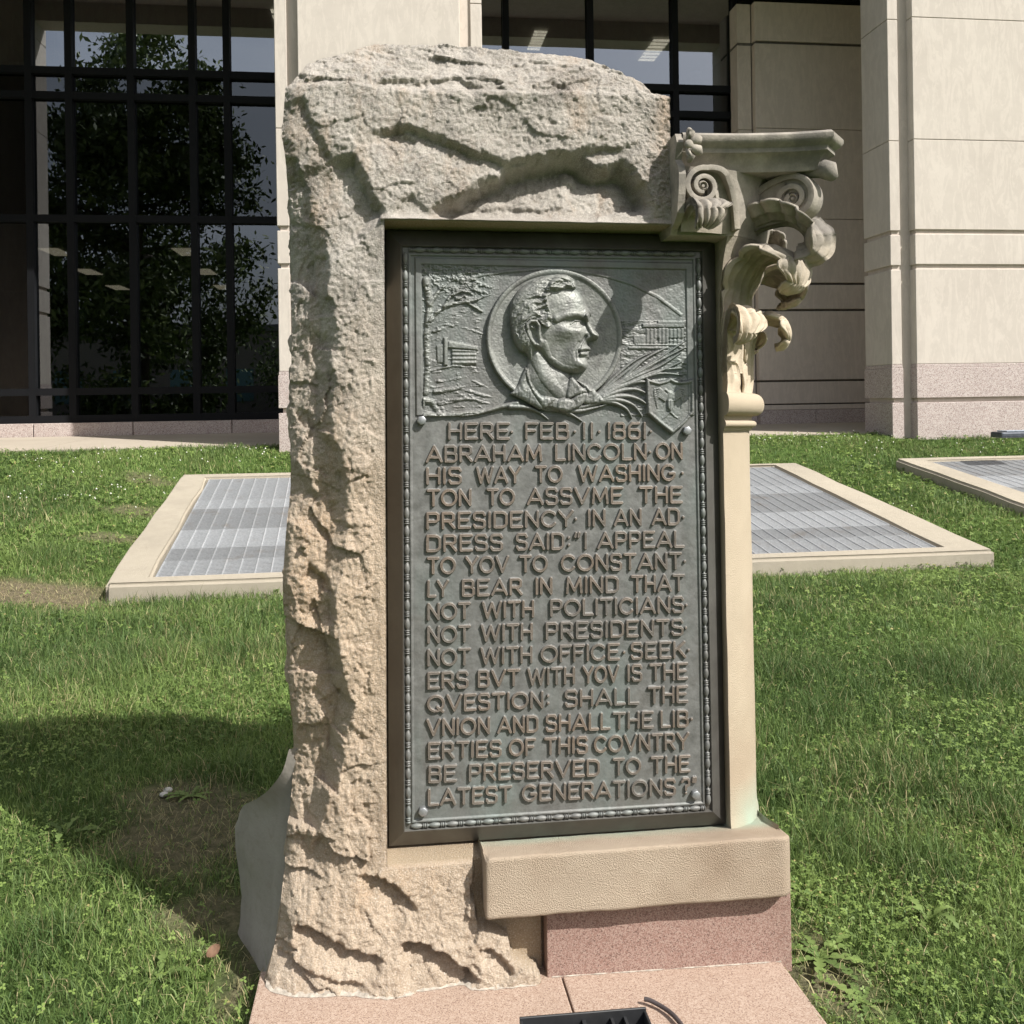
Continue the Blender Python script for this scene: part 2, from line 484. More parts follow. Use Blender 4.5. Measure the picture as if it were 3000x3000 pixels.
M_GLASS = glass_mat('tinted_glass', 1.5, .30); M_GLASS_UP = glass_mat('upper_glass', 5.0, .36); M_GLASS_LOW = glass_mat('lower_glass', 2.5, .30)
M_SPAN = mat_plain("dark_spandrel", (.006, .006, .007), .5)
def window(us, zs, uL, uRt, zb, zt, vis_z, name="window"):
    """us: mullion centres; zs: transom centres; panes between them"""
    root = bpart(name, frame_bm(us, zs, uL, uRt, zb, zt), M_FRAME)
    ue = [uL] + us + [uRt]; ze = [zb] + zs + [zt]
    for i in range(len(ue) - 1):
        for j in range(len(ze) - 1):
            if ue[i + 1] - ue[i] < .1: continue
            bm = bmesh.new(); box(bm, ue[i] + .02, ue[i + 1] - .02, GW + .03, GW + .042, ze[j] + .02, ze[j + 1] - .02)
            bm_obj("pane", bm, M_GLASS_UP if j == len(ze) - 2 else M_GLASS_LOW if j == 1 else M_GLASS, root)
    return root
def frame_bm(us, zs, uL, uRt, zb, zt, hw=.047):
    bm = bmesh.new()
    for u in us + [uL, uRt]: box(bm, u - hw, u + hw, GW - .06, GW + .09, zb - .05, zt)
    k = .0015
    for z in zs + [zb, zt]:
        e = sorted(us + [uL, uRt])
        for a, b in zip(e[:-1], e[1:]):
            if b - a > 2 * hw + .01: box(bm, a + hw, b - hw, GW - .058 + k, GW + .088, z - .05, z + .05)
    return bm
gu = lambda x, y=700: at(x, y, GW)[0]
gz_ = lambda y, x=400: at(x, y, GW)[1]
usL = [gu(88, 420) - 2.55, gu(88, 420) - 1.6, gu(88, 420), gu(206, 420), gu(387, 420), gu(567, 420), gu(668, 420)]
zsL = [gz_(1145), gz_(643), gz_(287), gz_(215)]
zb, zt = gz_(1224), 8.2
window(usL, zsL, -10.5, gu(668, 420) + 1.3, zb, zt, None)
uc0 = gu(2162, 200)
usM = [gu(1481, 100), gu(1728, 100), gu(1975, 100)]
window(usM, [gz_(1145), gz_(643), at(2050, 338, GW)[1], at(2050, 262, GW)[1]], usM[0] - 1.0, uc0 - .047, zb, zt, None)
bm = bmesh.new()                        # granite kerb under the glass
ub = [-10.5, gu(-270, 1255), gu(108, 1255), gu(397, 1255), gu(684, 1255), gu(684, 1255) + 1.3, gu(1480, 1250), uS - .06]
for a, b in zip(ub[:-1], ub[1:]): box(bm, a + .006, b - .006, GW - .14, GW + .10, .85, zb - .055)
bmesh.ops.bevel(bm, geom=list(bm.edges), offset=.006, segments=1, affect='EDGES')
bpart("granite_kerb", bm, M_PINK)

# rooms behind the glass
M_ROOM = mat_plain("dark_interior", (.03, .03, .028), .9)
M_CEIL = mat_plain("ceiling_tile", (.20, .20, .175), .9)
bm = bmesh.new()
zf2 = gz_(287) - .05; zc1 = gz_(643) + .02
box(bm, -12, 8, GW + .25, GW + 9, zc1, zf2)          # floor slab and spandrel
box(bm, -12, 8, GW + 9, GW + 9.2, .8, 9.0)             # back wall
box(bm, -12, 8, GW + .25, GW + 9, .7, 1.0)
box(bm, -12.2, -12, GW + .2, GW + 9, .8, 9); box(bm, 8, 8.2, GW + .2, GW + 9, .8, 9)
bpart("interior_shell", bm, M_ROOM)
bm = bmesh.new(); box(bm, -12, 8, GW + .3, GW + 9, 8.16, 8.19); box(bm, -12, 8, GW + .3, GW + 9, zc1 - .03, zc1 - .005)
bpart("ceiling", bm, M_CEIL)
me = NT("fluorescent_tube"); me.b.inputs["Emission Color"].default_value = (1, .9, .7, 1); me.b.inputs["Emission Strength"].default_value = .9
M_TUBE = me.m
me2 = NT('tube_and_fill_glow'); me2.b.inputs['Emission Color'].default_value = (1, .92, .74, 1); me2.b.inputs['Emission Strength'].default_value = 3.0; M_TUBE_FILL = me2.m
def ceil_light(px, py, zc, wid=.16, ln=.85, mt=None):
    r = ray(px, py); s = (zc - CAM_Z) / r[2]
    x, y = r[0] * s, s; u = x * UX + y * UY; w = -x * UY + y * UX
    bm = bmesh.new()
    for k in range(7): box(bm, u - wid, u - wid + 2 * wid, w + k * ln / 7, w + (k + .55) * ln / 7, zc - .012, zc)
    bpart("ceiling_and_fill_light", bm, mt or M_TUBE)
for px, py in ((140, 727), (240, 788), (330, 836), (530, 727), (590, 788), (645, 835)): ceil_light(px, py, zc1 - .04)
for px, py in ((-330, 20), (880, 30), (1150, 40)): ceil_light(px, py, 8.12, .5, 1.8, M_TUBE_FILL)  # out-of-view emitters added to light the upper room and its cupboard
ceil_light(1585, 90, 8.12, .12, 1.0, M_TUBE_FILL); ceil_light(1940, 115, 8.12, .16, 1.2, M_TUBE_FILL)
# things indoors seen through the upper panes
M_WOOD = mat_plain("orange_veneer", (.42, .15, .055), .5, 0, .15, 6)
M_WHITE = mat_plain("white_plastic", (.72, .72, .70), .5, 0, .03)
def indoor(name, px0, px1, py0, py1, w, dep, mat, label, cat, extra=None):
    u0, z0 = at(px0, py1, w); u1, z1 = at(px1, py0, w)
    e = empty(name, bw((u0 + u1) / 2, w + dep / 2, z0), label, cat, rot=(0, 0, YB))
    bm = bmesh.new(); W2 = (u1 - u0) / 2; H = z1 - z0
    box(bm, -W2, W2, -dep / 2, dep / 2, 0, H); bevel(bm, min(.012, W2 * .1), 2)
    bm_obj("body", bm, mat, e)
    if extra: extra(e, W2, H, dep)
    return e
def doors(e, W2, H, dep):
    bm = bmesh.new(); box(bm, -W2 + .03, -.01, -dep / 2 - .02, -dep / 2 - .002, .06, H - .05); box(bm, .01, W2 - .03, -dep / 2 - .02, -dep / 2 - .002, .06, H - .05)
    bm_obj("door", bm, M_WOOD, e)
def lid(e, W2, H, dep):
    bm = bmesh.new(); box(bm, -W2 - .01, W2 + .01, -dep / 2 - .01, dep / 2 + .01, H + .002, H + .025); bm_obj("lid", bm, M_WHITE, e)
def screen(e, W2, H, dep):
    bm = bmesh.new(); box(bm, -W2 + .04, W2 - .04, -dep / 2 - .01, -dep / 2 - .002, .04, H - .04); bm_obj("screen", bm, M_SPAN, e)
indoor("cupboard", 120, 205, 60, 205, GW + 1.2, .5, M_WOOD, "tall orange wooden cupboard behind the upper left window", "cupboard", doors)
indoor("box", 2030, 2052, 213, 254, GW + .45, .15, M_WHITE, "white box on the sill of the upper middle window", "box", lid)
indoor("monitor", 24, 82, 182, 202, GW + .6, .06, M_WHITE, "white framed monitor at the far left behind the upper window", "monitor", screen)
# window sill carrying them
bm = bmesh.new(); box(bm, -11.9, 7.9, GW + .3, GW + 2.0, zf2 + .001, zf2 + .05); bpart("sill_shelf", bm, M_ROOM)

# paved walk before the glass
M_CONC = mat_limestone("walk_concrete", (.43, .38, .31), (.38, .33, .27), 1.5, streak=False)
bm = bmesh.new()
for i in range(9): 
    u = -16 + i * 4
    hexa(bm, [bw(u, 11.3, .6), bw(u + 3.985, 11.3, .6), bw(u + 3.985, GW - .15, .6), bw(u, GW - .15, .6)],
         [bw(u, 11.3, .968), bw(u + 3.985, 11.3, .968), bw(u + 3.985, GW - .15, 1.03), bw(u, GW - .15, 1.03)])
tag(bm_obj("path", bm, M_CONC), kind="structure")

# ================================================================== grated light wells
M_CURB = mat_limestone("curb_concrete", (.43, .385, .31), (.37, .33, .265), 2.0, stain=(.30, .27, .22), streak=False, bumpd=.006)
def galv(name, v, rust=.25):
    m = NT(name)
    n = m.noise(5, 5, .65); n2 = m.noise(60, 3, .6)
    c = m.mix(m.ramp(n2, [(.3, 0), (.7, 1)]), (v * .82, v * .85, v * .885), (v * 1.10, v * 1.13, v * 1.165))
    c = m.mix(m.ramp(n, [(.55, 0), (.75, rust)]), c, (.30, .22, .15))
    return m.done(c, .42, .55, spec=.5)
M_GALV = [galv("galvanised_steel", .60), galv("weathered_steel", .50, .5), galv("bright_steel", .66, .15)]
M_PIT = mat_plain("pit_dark", (.03, .028, .026), .95)
WELLS = []
def well(outer, inner, label, bands, nbars, cat="grating"):
    """outer/inner: near-left, near-right, far-right, far-left corners"""
    O = [Vector(p) for p in outer]; I = [Vector(p) for p in inner]
    c = sum(O, Vector()) / 4
    base = Vector((c.x, c.y, c.z - .45))
    e = empty("light_well", base, label, cat)
    bm = bmesh.new()
    dn = Vector((0, 0, -.5))
    ov = [bm.verts.new(p - base) for p in O]; iv = [bm.verts.new(p - base) for p in I]
    ob = [bm.verts.new(p + dn - base) for p in O]; ib = [bm.verts.new(p + Vector((0, 0, -.09)) - base) for p in I]
    for k in range(4):
        q = (k + 1) % 4
        bm.faces.new((ov[k], ov[q], iv[q], iv[k])); bm.faces.new((ob[k], ob[q], ov[q], ov[k])); bm.faces.new((iv[k], iv[q], ib[q], ib[k]))
    bm.faces.new(ob[::-1])
    bmesh.ops.subdivide_edges(bm, edges=list(bm.edges), cuts=6, use_grid_fill=True)
    bmesh.ops.recalc_face_normals(bm, faces=bm.faces)
    for v in bm.verts:
        n = vnoise(np.array([v.co.x * 2.3]), np.array([v.co.y * 2.3 + v.co.z * 4]), 3)[0]
        v.co.z += n * .008; v.co.x += n * .03; v.co.y += n * .03
    bv = [ed for ed in bm.edges if len(ed.link_faces) == 2 and ed.calc_face_angle(0) > R(40)]
    bmesh.ops.bevel(bm, geom=bv, offset=.025, segments=3, affect='EDGES')
    bm_obj("curb", bm, M_CURB, e, smooth=True, angle=35)
    def bil(a, b):                      # a along near edge, b towards the far edge
        return I[0].lerp(I[1], a).lerp(I[3].lerp(I[2], a), b) + Vector((0, 0, -.018)) - base
    bm = bmesh.new(); f = [bm.verts.new(bil(a, b) + Vector((0, 0, -.07))) for a, b in ((0, 0), (1, 0), (1, 1), (0, 1))]; bm.faces.new(f)
    bm_obj("pit", bm, M_PIT, e)
    pos = 0.0
    nrm = (I[1] - I[0]).cross(I[3] - I[0]).normalized()
    for (ln, mi) in bands:
        b0, b1 = pos + .004, pos + ln - .004; pos += ln
        bm = bmesh.new()
        nb = max(3, int(ln * 3.2 / .03))
        for k in range(nb):             # bearing bars
            b = b0 + (b1 - b0) * k / (nb - 1); t = .0010
            p = [bil(0.002, b - t), bil(.998, b - t), bil(.998, b + t), bil(.002, b + t)]
            hexa(bm, [q - nrm * .03 for q in p], p)
        for k in range(nbars + 1):      # cross bars
            a = .003 + .994 * k / nbars; t = .0006
            p = [bil(a - t, b0), bil(a + t, b0), bil(a + t, b1), bil(a - t, b1)]
            hexa(bm, [q - nrm * .02 + nrm * .004 for q in p], [q + nrm * .004 for q in p])
        bm_obj("grating_panel", bm, M_GALV[mi], e)
    WELLS.append([(p.x, p.y) for p in O])
    return e
oA = WELL_A
iA = [onslope(446, 1688), onslope(2754, 1600), onslope(2266, 1363), onslope(609, 1399)]
wellA = well(oA, iA, "long steel grating in a concrete curb on the lawn behind the monument", [(.13, 0), (.10, 1), (.17, 2), (.22, 1), (.10, 2), (.28, 0)], 52)
p0 = onslope(2622, 1342); p1 = onslope(3010, 1481)
dirW = (p1 - p0); n0 = p0 + dirW * 1.25
uv = Vector((UX, UY, 0))
i0 = onslope(2724, 1349); i1 = onslope(3000, 1440)
ni = i0 + (i1 - i0) * 1.5
far_r = p0 + uv * 4.5; near_r = n0 + uv * 4.5
wellB = well([n0, near_r, far_r, p0], [ni, ni + uv * 3.9, i0 + uv * 3.9, i0],
             "shorter steel grating in a concrete curb at the right side of the lawn", [(.2, 0), (.25, 1), (.22, 2), (.33, 1)], 32)

# flat ground light lying in the grass before the right pier
g0 = atz(2965, 1268, 1.02)
e = empty("ground_light", (g0.x, g0.y, .97), "low dark grey flood lamp in the grass before the right pier", "lamp", rot=(0, 0, YB))
bm = bmesh.new(); box(bm, -.19, .25, -.1, .1, .0, .065); bevel(bm, .02, 2); bm_obj("housing", bm, mat_plain("grey_metal", (.10, .11, .13), .4, .6), e)
bm = bmesh.new(); box(bm, -.12, .24, -.085, .085, .066, .078); bevel(bm, .004, 1); bm_obj("lens", bm, mat_plain("lens_grey", (.30, .34, .40), .2), e)

# ================================================================== behind the camera (seen in the glass)
fo = empty("low_building", bw(-6, -44, .2), "low flat roofed brick building across the street, mirrored in the glass", "building", rot=(0, 0, YB))
bm = bmesh.new(); box(bm, -24, 26, -8, 0, 0, 6.4); bm_obj("wall", bm, mat_plain("dark_brick", (.20, .17, .15), .9), fo)
bm = bmesh.new(); box(bm, -24.2, 26.2, -8.2, .2, 6.4, 6.9); bm_obj("parapet", bm, mat_plain("parapet_stone", (.16, .155, .15), .9), fo)
M_TEAL = mat_plain("window_teal", (.10, .19, .21), .2)
for i in range(12):
    bm = bmesh.new(); box(bm, -22 + i * 4, -20 + i * 4, .001, .05, 1.2, 3.6); bm_obj("window", bm, M_TEAL, fo)

def leaf_tree(name, base, height, crown_r, crown_c, label, seed, nleaf=52000, leaf=.30):
    rng = np.random.default_rng(seed)
    e = empty(name, base, label, "tree")
    bm = bmesh.new()
    tube(bm, [(0, 0, -.3), (.05, 0, height * .25), (-.1, .1, height * .5), (.1, 0, height * .8)], [.32, .25, .17, .05], 10)
    tips = []
    for k in range(26):
        z0 = height * rng.uniform(.22, .72); a = rng.uniform(0, 6.28); L = crown_r * rng.uniform(.6, 1.0) * (1 - .45 * abs(z0 / height - .4))
        d = Vector((math.cos(a), math.sin(a), rng.uniform(.15, .6)))
        p = [Vector((0, 0, z0)), Vector((0, 0, z0)) + d * L * .4, Vector((0, 0, z0)) + d * L * .75 + Vector((0, 0, -.1)), Vector((0, 0, z0)) + d * L + Vector((0, 0, -.5))]
        tube(bm, p, [.09, .06, .035, .012], 6); tips += p[1:]
    bm_obj("trunk", bm, mat_plain("bark", (.075, .06, .045), .95), e)
    cl = []
    for k in range(130):
        t = tips[rng.integers(len(tips))]; cl.append(np.array(t) + rng.normal(0, .55, 3))
    for k in range(90):
        a = rng.uniform(0, 6.28); q = rng.uniform(-1, 1); rr = math.sqrt(1 - q * q) * crown_r * rng.uniform(.75, 1.02)
        cl.append(np.array([rr * math.cos(a), rr * math.sin(a), crown_c + q * (height - crown_c) * rng.uniform(.8, 1.02)]))
    cl = np.array(cl)
    cid = rng.integers(len(cl), size=nleaf)
    c = cl[cid] + rng.normal(0, .42, (nleaf, 3)) * np.array([1, 1, .8])
    ax = rng.normal(0, 1, (nleaf, 3)); ax[:, 2] -= .6; ax /= np.linalg.norm(ax, axis=1)[:, None]
    sd = np.cross(ax, rng.normal(0, 1, (nleaf, 3))); sd /= np.linalg.norm(sd, axis=1)[:, None]
    L = leaf * rng.uniform(.6, 1.2, nleaf)[:, None]
    V = np.stack([c - ax * L * .5, c + sd * L * .22, c + ax * L * .6, c - sd * L * .22], 1).reshape(-1, 3)
    Fq = np.arange(nleaf * 4).reshape(-1, 4)
    m = NT("tree_leaf"); v = m.attr("tone")
    col = m.mix(v, (.025, .05, .012), (.16, .21, .06)); M = m.done(col, .5, spec=.3)
    np_mesh("crown", V, Fq, M, e, False, {"tone": np.repeat(rng.uniform(0, 1, nleaf), 4)})
    return e
tb = bw(-9.2, -9.0, .05)
leaf_tree("shade_tree", tb, 15.8, 4.3, 7.2, "tall leafy shade tree mirrored in the left window", 3)
tb2 = bw(-4.6, -30, .05)
leaf_tree("shade_tree", tb2, 5.6, 3.2, 3.2, "small round tree before the low building, mirrored in the glass", 5, 6000, .3)
# ================================================================== monument
MB = Vector((.40, .10, P(1605, 2860, -.13).z))          # foot of the monument in its own axes
mon = bpy.data.objects.new("monument", None); COL.objects.link(mon); mon.empty_display_size = .1
mon.matrix_world = Matrix.Translation(M_ORG + M_ROT @ MB) @ M_ROT.to_4x4()
tag(mon, "rough sandstone memorial with a bronze portrait plaque and a broken column capital", "monument")
def mpart(o):                        # meshes are in plaque axes
    o.location = -MB; return o
def c2(crop, pts):                   # points read in an enlarged crop -> photo pixels
    x0, y0, k = crop
    return [(x0 + k * a, y0 + k * b) for a, b in pts]
CA, CB, CC, CD = (800, 100, .6211), (800, 600, .6211), (650, 1700, .6208), (700, 2200, .9317)

# ---- sandstone material (vertex attribute "cut" marks tooled faces)
m = NT("sandstone")
S = m.sep()
n1 = m.noise(1.6, 6, .6); n2 = m.noise(9, 7, .7); n3 = m.noise(45, 6, .7)
gray = m.mix(m.ramp(n2, [(.3, 0), (.68, 1)]), (.315, .288, .258), (.50, .465, .418))
tan = m.mix(m.ramp(n2, [(.3, 0), (.7, 1)]), (.43, .325, .23), (.575, .46, .345))
zz_ = m.math('ADD', S[2], m.math('MULTIPLY', m.math('SUBTRACT', n1, .5), .9))
col = m.mix(m.ramp(zz_, [(.0, 0), (1, 1)]), tan, gray)
zr = m.n("ShaderNodeMapRange"); zr.inputs[1].default_value = .65; zr.inputs[2].default_value = 1.5
m.l(zz_, zr.inputs[0]); zr.clamp = True
col = m.mix(zr.outputs[0], tan, gray)
zb_ = m.n("ShaderNodeMapRange"); zb_.inputs[1].default_value = .35; zb_.inputs[2].default_value = -.25
m.l(zz_, zb_.inputs[0])
pink = m.mix(m.ramp(n2, [(.3, 0), (.7, 1)]), (.405, .322, .242), (.555, .46, .36))
col = m.mix(zb_.outputs[0], col, pink)
rst = m.ramp(m.noise(3.2, 6, .7, m.mapv((1.6, 1.6, .6))), [(.52, 0), (.68, .45)])
col = m.mix(rst, col, (.40, .25, .135))
soot = m.math('MULTIPLY', m.ramp(m.noise(7, 8, .78), [(.50, 0), (.64, 1)]), m.math('MULTIPLY', zr.outputs[0], .60))
col = m.mix(soot, col, (.17, .155, .14))
col = m.mix(m.ramp(n3, [(.28, .35), (.5, 0)]), col, (.25, .20, .15))
cut = m.attr("cut")
ctan = m.mix(m.ramp(n1, [(.35, 0), (.65, 1)]), (.36, .27, .18), (.46, .37, .26))
col = m.mix(cut, col, ctan)
b1 = m.bump(m.noise(110, 5, .8), .55, .006)
b2 = m.bump(m.noise(240, 3, .75), 1.0, .0060, b1)
n4 = m.noise(260, 3, .7)
col = m.mix(m.ramp(n4, [(.30, .38), (.46, 0)]), col, (.20, .165, .13)); col = m.mix(m.ramp(n4, [(.52, 0), (.68, .5)]), col, (.74, .68, .60))
M_SAND = m.done(col, .93, normal=b2, spec=.12)

# ---- outline
XL_px = smooth_pts([(843, 244), (838, 300), (830, 400), (838, 470), (842, 560), (847, 640), (843, 700), (847, 850), (851, 1000), (848, 1060), (843, 1180), (846, 1290), (847, 1400), (840, 1500), (829, 1640), (826, 1760), (833, 1850), (838, 1990), (848, 2100), (851, 2220), (848, 2330), (838, 2440), (826, 2600), (806, 2760), (762, 2915)], 5)
xl = np.array([[*P(px, py, -.05)] for px, py in XL_px])
XLz, XLx = xl[::-1, 2], xl[::-1, 0]
crest_px = [(843, 244), (893, 233), (905, 212), (943, 193), (985, 186), (1030, 171), (1062, 155), (1098, 137), (1129, 132), (1160, 138), (1197, 142), (1240, 141), (1284, 140), (1359, 145), (1421, 150), (1502, 159), (1589, 167), (1669, 181), (1732, 192), (1794, 212), (1830, 233), (1843, 230), (1880, 246), (1892, 262), (1905, 272), (1961, 286), (1968, 289)]
cr = np.array([[*P(px, py, float(np.interp(px, [843, 900, 1740, 1961], [-.1, 0, 0, -.105])))] for px, py in crest_px])
ZTx, ZTz = cr[:, 0], cr[:, 2]
edge_px = [(843, 246), (900, 243), (1000, 247), (1150, 257), (1334, 262), (1471, 271), (1600, 270), (1800, 279), (1880, 283), (1961, 288)]
ed = np.array([[*P(px, py, -.115)] for px, py in edge_px]); ZEx, ZEz = ed[:, 0], ed[:, 2]
b_l, b_r = P(762, 2918, -.15), P(1605, 2862, -.14)
XR = P(1968, 500, -.115).x
H1 = P(1500, 662, -.112).z; H1 = max(H1, 1.578)
STEP = .0032
na = 84; nb = int(XR / STEP)
a = np.linspace(0, 1, na, endpoint=False)
Xb = np.linspace(0, XR, nb + 1)
zbot = min(b_l.z, b_r.z) - .012
z_low = np.linspace(zbot, -.004, int((-.004 - zbot) / STEP))
z_mid = np.linspace(-.004, H1, int(H1 / STEP))[1:]
nc = int(.48 / STEP); cpar = np.linspace(0, 1, nc + 1)[1:]
ncol = na + nb + 1
def row_x(zrow):                     # per column z -> x
    x = np.empty_like(zrow)
    xlv = np.interp(zrow[:na], XLz, XLx)
    x[:na] = xlv + a * (0 - xlv); x[na:] = Xb
    return x
rowsX, rowsZ = [], []
for z in np.concatenate([z_low, z_mid]):
    zr_ = np.full(ncol, z); rowsX.append(row_x(zr_)); rowsZ.append(zr_)
Xn = np.concatenate([XLx[-1] + a * (0 - XLx[-1]), Xb])
zt_col = np.interp(Xn, ZTx, ZTz)
zt_col += .004 * fbm(Xn * 60, Xn * 0 + 3.3, 3, 4)
for c in cpar:
    zr_ = H1 + c * (zt_col - H1); rowsX.append(row_x(zr_)); rowsZ.append(zr_)
GX = np.array(rowsX); GZ = np.array(rowsZ)
PX, PY = proj_np(GX, np.full_like(GX, -.11), GZ)
wx = 12 * fbm(PX / 42, PY / 42, 5, 31, .62); wy = 12 * fbm(PX / 42, PY / 42, 5, 57, .62)
QX, QY = PX + wx, PY + wy
Y = np.full_like(GX, -.113)
xlrow = np.interp(GZ, XLz, XLx)
Y += (.085 - .05 * sstep(1.5, 1.8, GZ)) * np.exp(-np.maximum(GX - xlrow, 0) / .055)
ze = np.interp(GX, ZEx, ZEz)
over = np.maximum(GZ - ze + .006 * fbm(GX * 30, GZ * 3, 3, 8), 0)
Y += over * .62 + .14 * over ** .5 * 0
Y += np.where(over > 0, 1, 0) * sstep(0, .02, over) * (.012 * facets(GX * 7, GZ * 18, 71) + .006 * fbm(GX * 12, GZ * 34, 4, 72, ridged=True))
Y -= .055 * sstep(.05, -.38, GZ) * sstep(.75, .2, GX)
PXM = .00084
def step(pts, A, lam, low=1, edge=.013, fade=.18, jag=1.0):
    """overhanging break: surface drops by A on one side of the line and recovers over lam"""
    global Y
    d, s, t = pl_dist(PX + wx * jag, PY + wy * jag, pts)
    d = d * PXM
    on = (s * low > 0)
    f = sstep(0, fade, t) * sstep(1, 1 - fade, t) if fade else 1.0
    prof = sstep(0, edge, d) * np.exp(-np.maximum(d - edge, 0) / lam)
    back = .25 * np.exp(-d / .02)
    Y = Y + np.where(on, A * f * prof, -A * f * back * .25)
def step2(pts, A, lam, low=1, **k): step(pts, A * .62, lam, low, **k)
# image y grows downwards: for a line drawn left to right, side>0 is below it
step([(1048, 382), (1110, 368), (1148, 367), (1204, 364), (1266, 389), (1340, 417), (1415, 445), (1480, 462), (1600, 440), (1800, 425), (1900, 400)], .026, .07, edge=.016)
step(c2(CA, [(690, 850), (790, 790), (880, 740), (960, 690), (1010, 660), (1070, 655), (1090, 615), (1200, 592), (1290, 575), (1400, 558), (1470, 565), (1520, 612), (1590, 605), (1640, 590), (1720, 650), (1760, 720), (1790, 800), (1800, 880)]), .085, .10, fade=.08, edge=.030)
step(c2(CA, [(400, 540), (420, 620), (455, 700), (490, 770), (560, 845)]), .040, .12, edge=.02)
step(c2(CA, [(560, 845), (590, 800), (640, 740)]), .014, .05)
step(c2(CA, [(600, 400), (640, 470), (700, 500)]), .010, .03)
step(c2(CA, [(150, 280), (170, 350), (190, 400), (260, 540), (300, 590)]), .016, .04)
step(c2(CA, [(110, 540), (130, 620), (170, 760), (200, 900)]), .014, .04)
step(c2(CA, [(740, 830), (850, 770), (1000, 800), (1130, 790), (1250, 800), (1400, 790)]), .012, .03)
step(c2(CA, [(450, 210), (560, 190), (700, 200), (850, 170), (950, 210), (1050, 235)]), .016, .03)
step(c2(CA, [(480, 250), (700, 255), (1000, 262), (1300, 262), (1500, 230)]), -.006, .02)
step(c2(CA, [(1300, 190), (1380, 210), (1395, 235)]), .010, .03)
step(c2(CA, [(1230, 380), (1300, 370), (1340, 420)]), .008, .02)
step2(c2(CB, [(360, 350), (375, 325), (420, 340), (450, 460)]), .008, .05, -1)
step2(c2(CB, [(180, 200), (240, 230), (260, 240)]), .016, .03)
step2(c2(CB, [(240, 560), (262, 640), (276, 730), (292, 800), (310, 845)]), .020, .06, edge=.02)
step2(c2(CB, [(110, 590), (170, 720), (260, 830), (300, 850)]), .013, .05, edge=.02)
step2(c2(CB, [(120, 920), (165, 960), (200, 1020), (250, 1080), (310, 1110), (325, 1180), (350, 1280), (358, 1390), (400, 1500)]), .030, .07, edge=.022)
step2(c2(CB, [(100, 1190), (140, 1290), (220, 1390), (235, 1480), (180, 1600)]), .018, .05, edge=.018)
step2(c2(CB, [(270, 1480), (330, 1490), (400, 1500), (430, 1640)]), .014, .05, edge=.018)
step2(c2(CB, [(150, 1690), (190, 1710), (260, 1760), (290, 1830), (295, 1930), (300, 2010)]), .036, .06, fade=.15, edge=.016)
step2(c2(CC, [(525, 60), (535, 180), (560, 320), (575, 430), (620, 600)]), .022, .06, edge=.02)
step2(c2(CC, [(420, 510), (470, 560), (530, 630)]), .012, .03)
step2(c2(CC, [(590, 630), (640, 700), (715, 762)]), .014, .05)
step2(c2(CC, [(440, 770), (480, 880), (485, 1050), (520, 1200)]), .012, .03)
step2(c2(CC, [(330, 970), (400, 1010), (390, 1080), (410, 1200), (420, 1330)]), .014, .04)
step2(c2(CC, [(320, 1640), (410, 1635), (480, 1660), (590, 1700), (680, 1720), (780, 1750)]), .055, .06, fade=.1)
step(c2(CD, [(500, 585), (570, 580), (640, 600), (700, 640), (760, 700)]), .050, .055, fade=.1)
step(c2(CD, [(370, 385), (450, 385), (520, 430), (570, 490)]), .026, .06)
step(c2(CD, [(90, 640), (200, 660), (300, 690), (420, 700)]), .016, .04)
step(c2(CD, [(740, 600), (790, 590), (850, 640), (870, 680)]), .02, .03)
# broad broken planes falling back left of a spine
spine = smooth_pts([(930, 500), (950, 620), (958, 724), (968, 880), (977, 1035), (986, 1128), (999, 1283), (1020, 1407), (1035, 1530), (1004, 1700), (985, 1800), (1000, 1900), (1020, 2060), (1005, 2150), (985, 2320), (972, 2450), (960, 2560)], 4)
spz = np.array([[*P(px, py, -.113)] for px, py in spine])[::-1]
cell = facets(GZ * 7.5 + .35 * GX * 7, GX * 0 + .3, 301); 
zc_ = np.floor(GZ * 8.2 + GX * 3.0 + .5 * fbm(GZ * 6, GX * 6, 2, 305)); slope_r = .25 + 1.15 * _hash(zc_, zc_ * 0 + 3, 77)
jog = (.035 * (_hash(zc_, zc_ * 0 + 9, 78) - .5))
dsp = np.interp(GZ, spz[:, 2], spz[:, 0]) + jog + .010 * fbm(GX * 20, GZ * 20, 4, 303, .6) - GX
wsp = sstep(-.1, .05, GZ) * sstep(1.66, 1.45, GZ)
Y += wsp * np.clip(slope_r * np.clip(dsp, 0, .045) - .25 * np.clip(dsp - .045, 0, 1), 0, .06)
# smooth sawn recess left of the granite base
rec = poly_in(QX * .8 + PX * .2, QY * .8 + PY * .2, [(1395, 2480), (1380, 2600), (1400, 2700), (1490, 2735), (1500, 2800), (1572, 2830), (1580, 2900), (1700, 2900), (1700, 2480)])
# general roughness
topw = 1 - .62 * sstep(1.5, 1.62, GZ)
rough = .014 * fbm(GX * 6, GZ * 6, 4, 91, .45) + topw * .012 * facets(GX * 7 + .8 * fbm(GX * 9, GZ * 9, 2, 1), GZ * 6, 13) + .0040 * facets(GX * 26, GZ * 21 + .6 * fbm(GX * 20, GZ * 20, 2, 6), 21)
rough += .0016 * fbm(GX * 55, GZ * 55, 3, 77, .5) + .0050 * fbm(GX * 145, GZ * 145, 2, 78)
left_w = sstep(.16, -.02, GX) * sstep(2.1, .1, GZ)
rough += left_w * (.008 * facets(GX * 12, GZ * 5, 47) + .006 * fbm(GX * 22, GZ * 9, 4, 48, ridged=True))
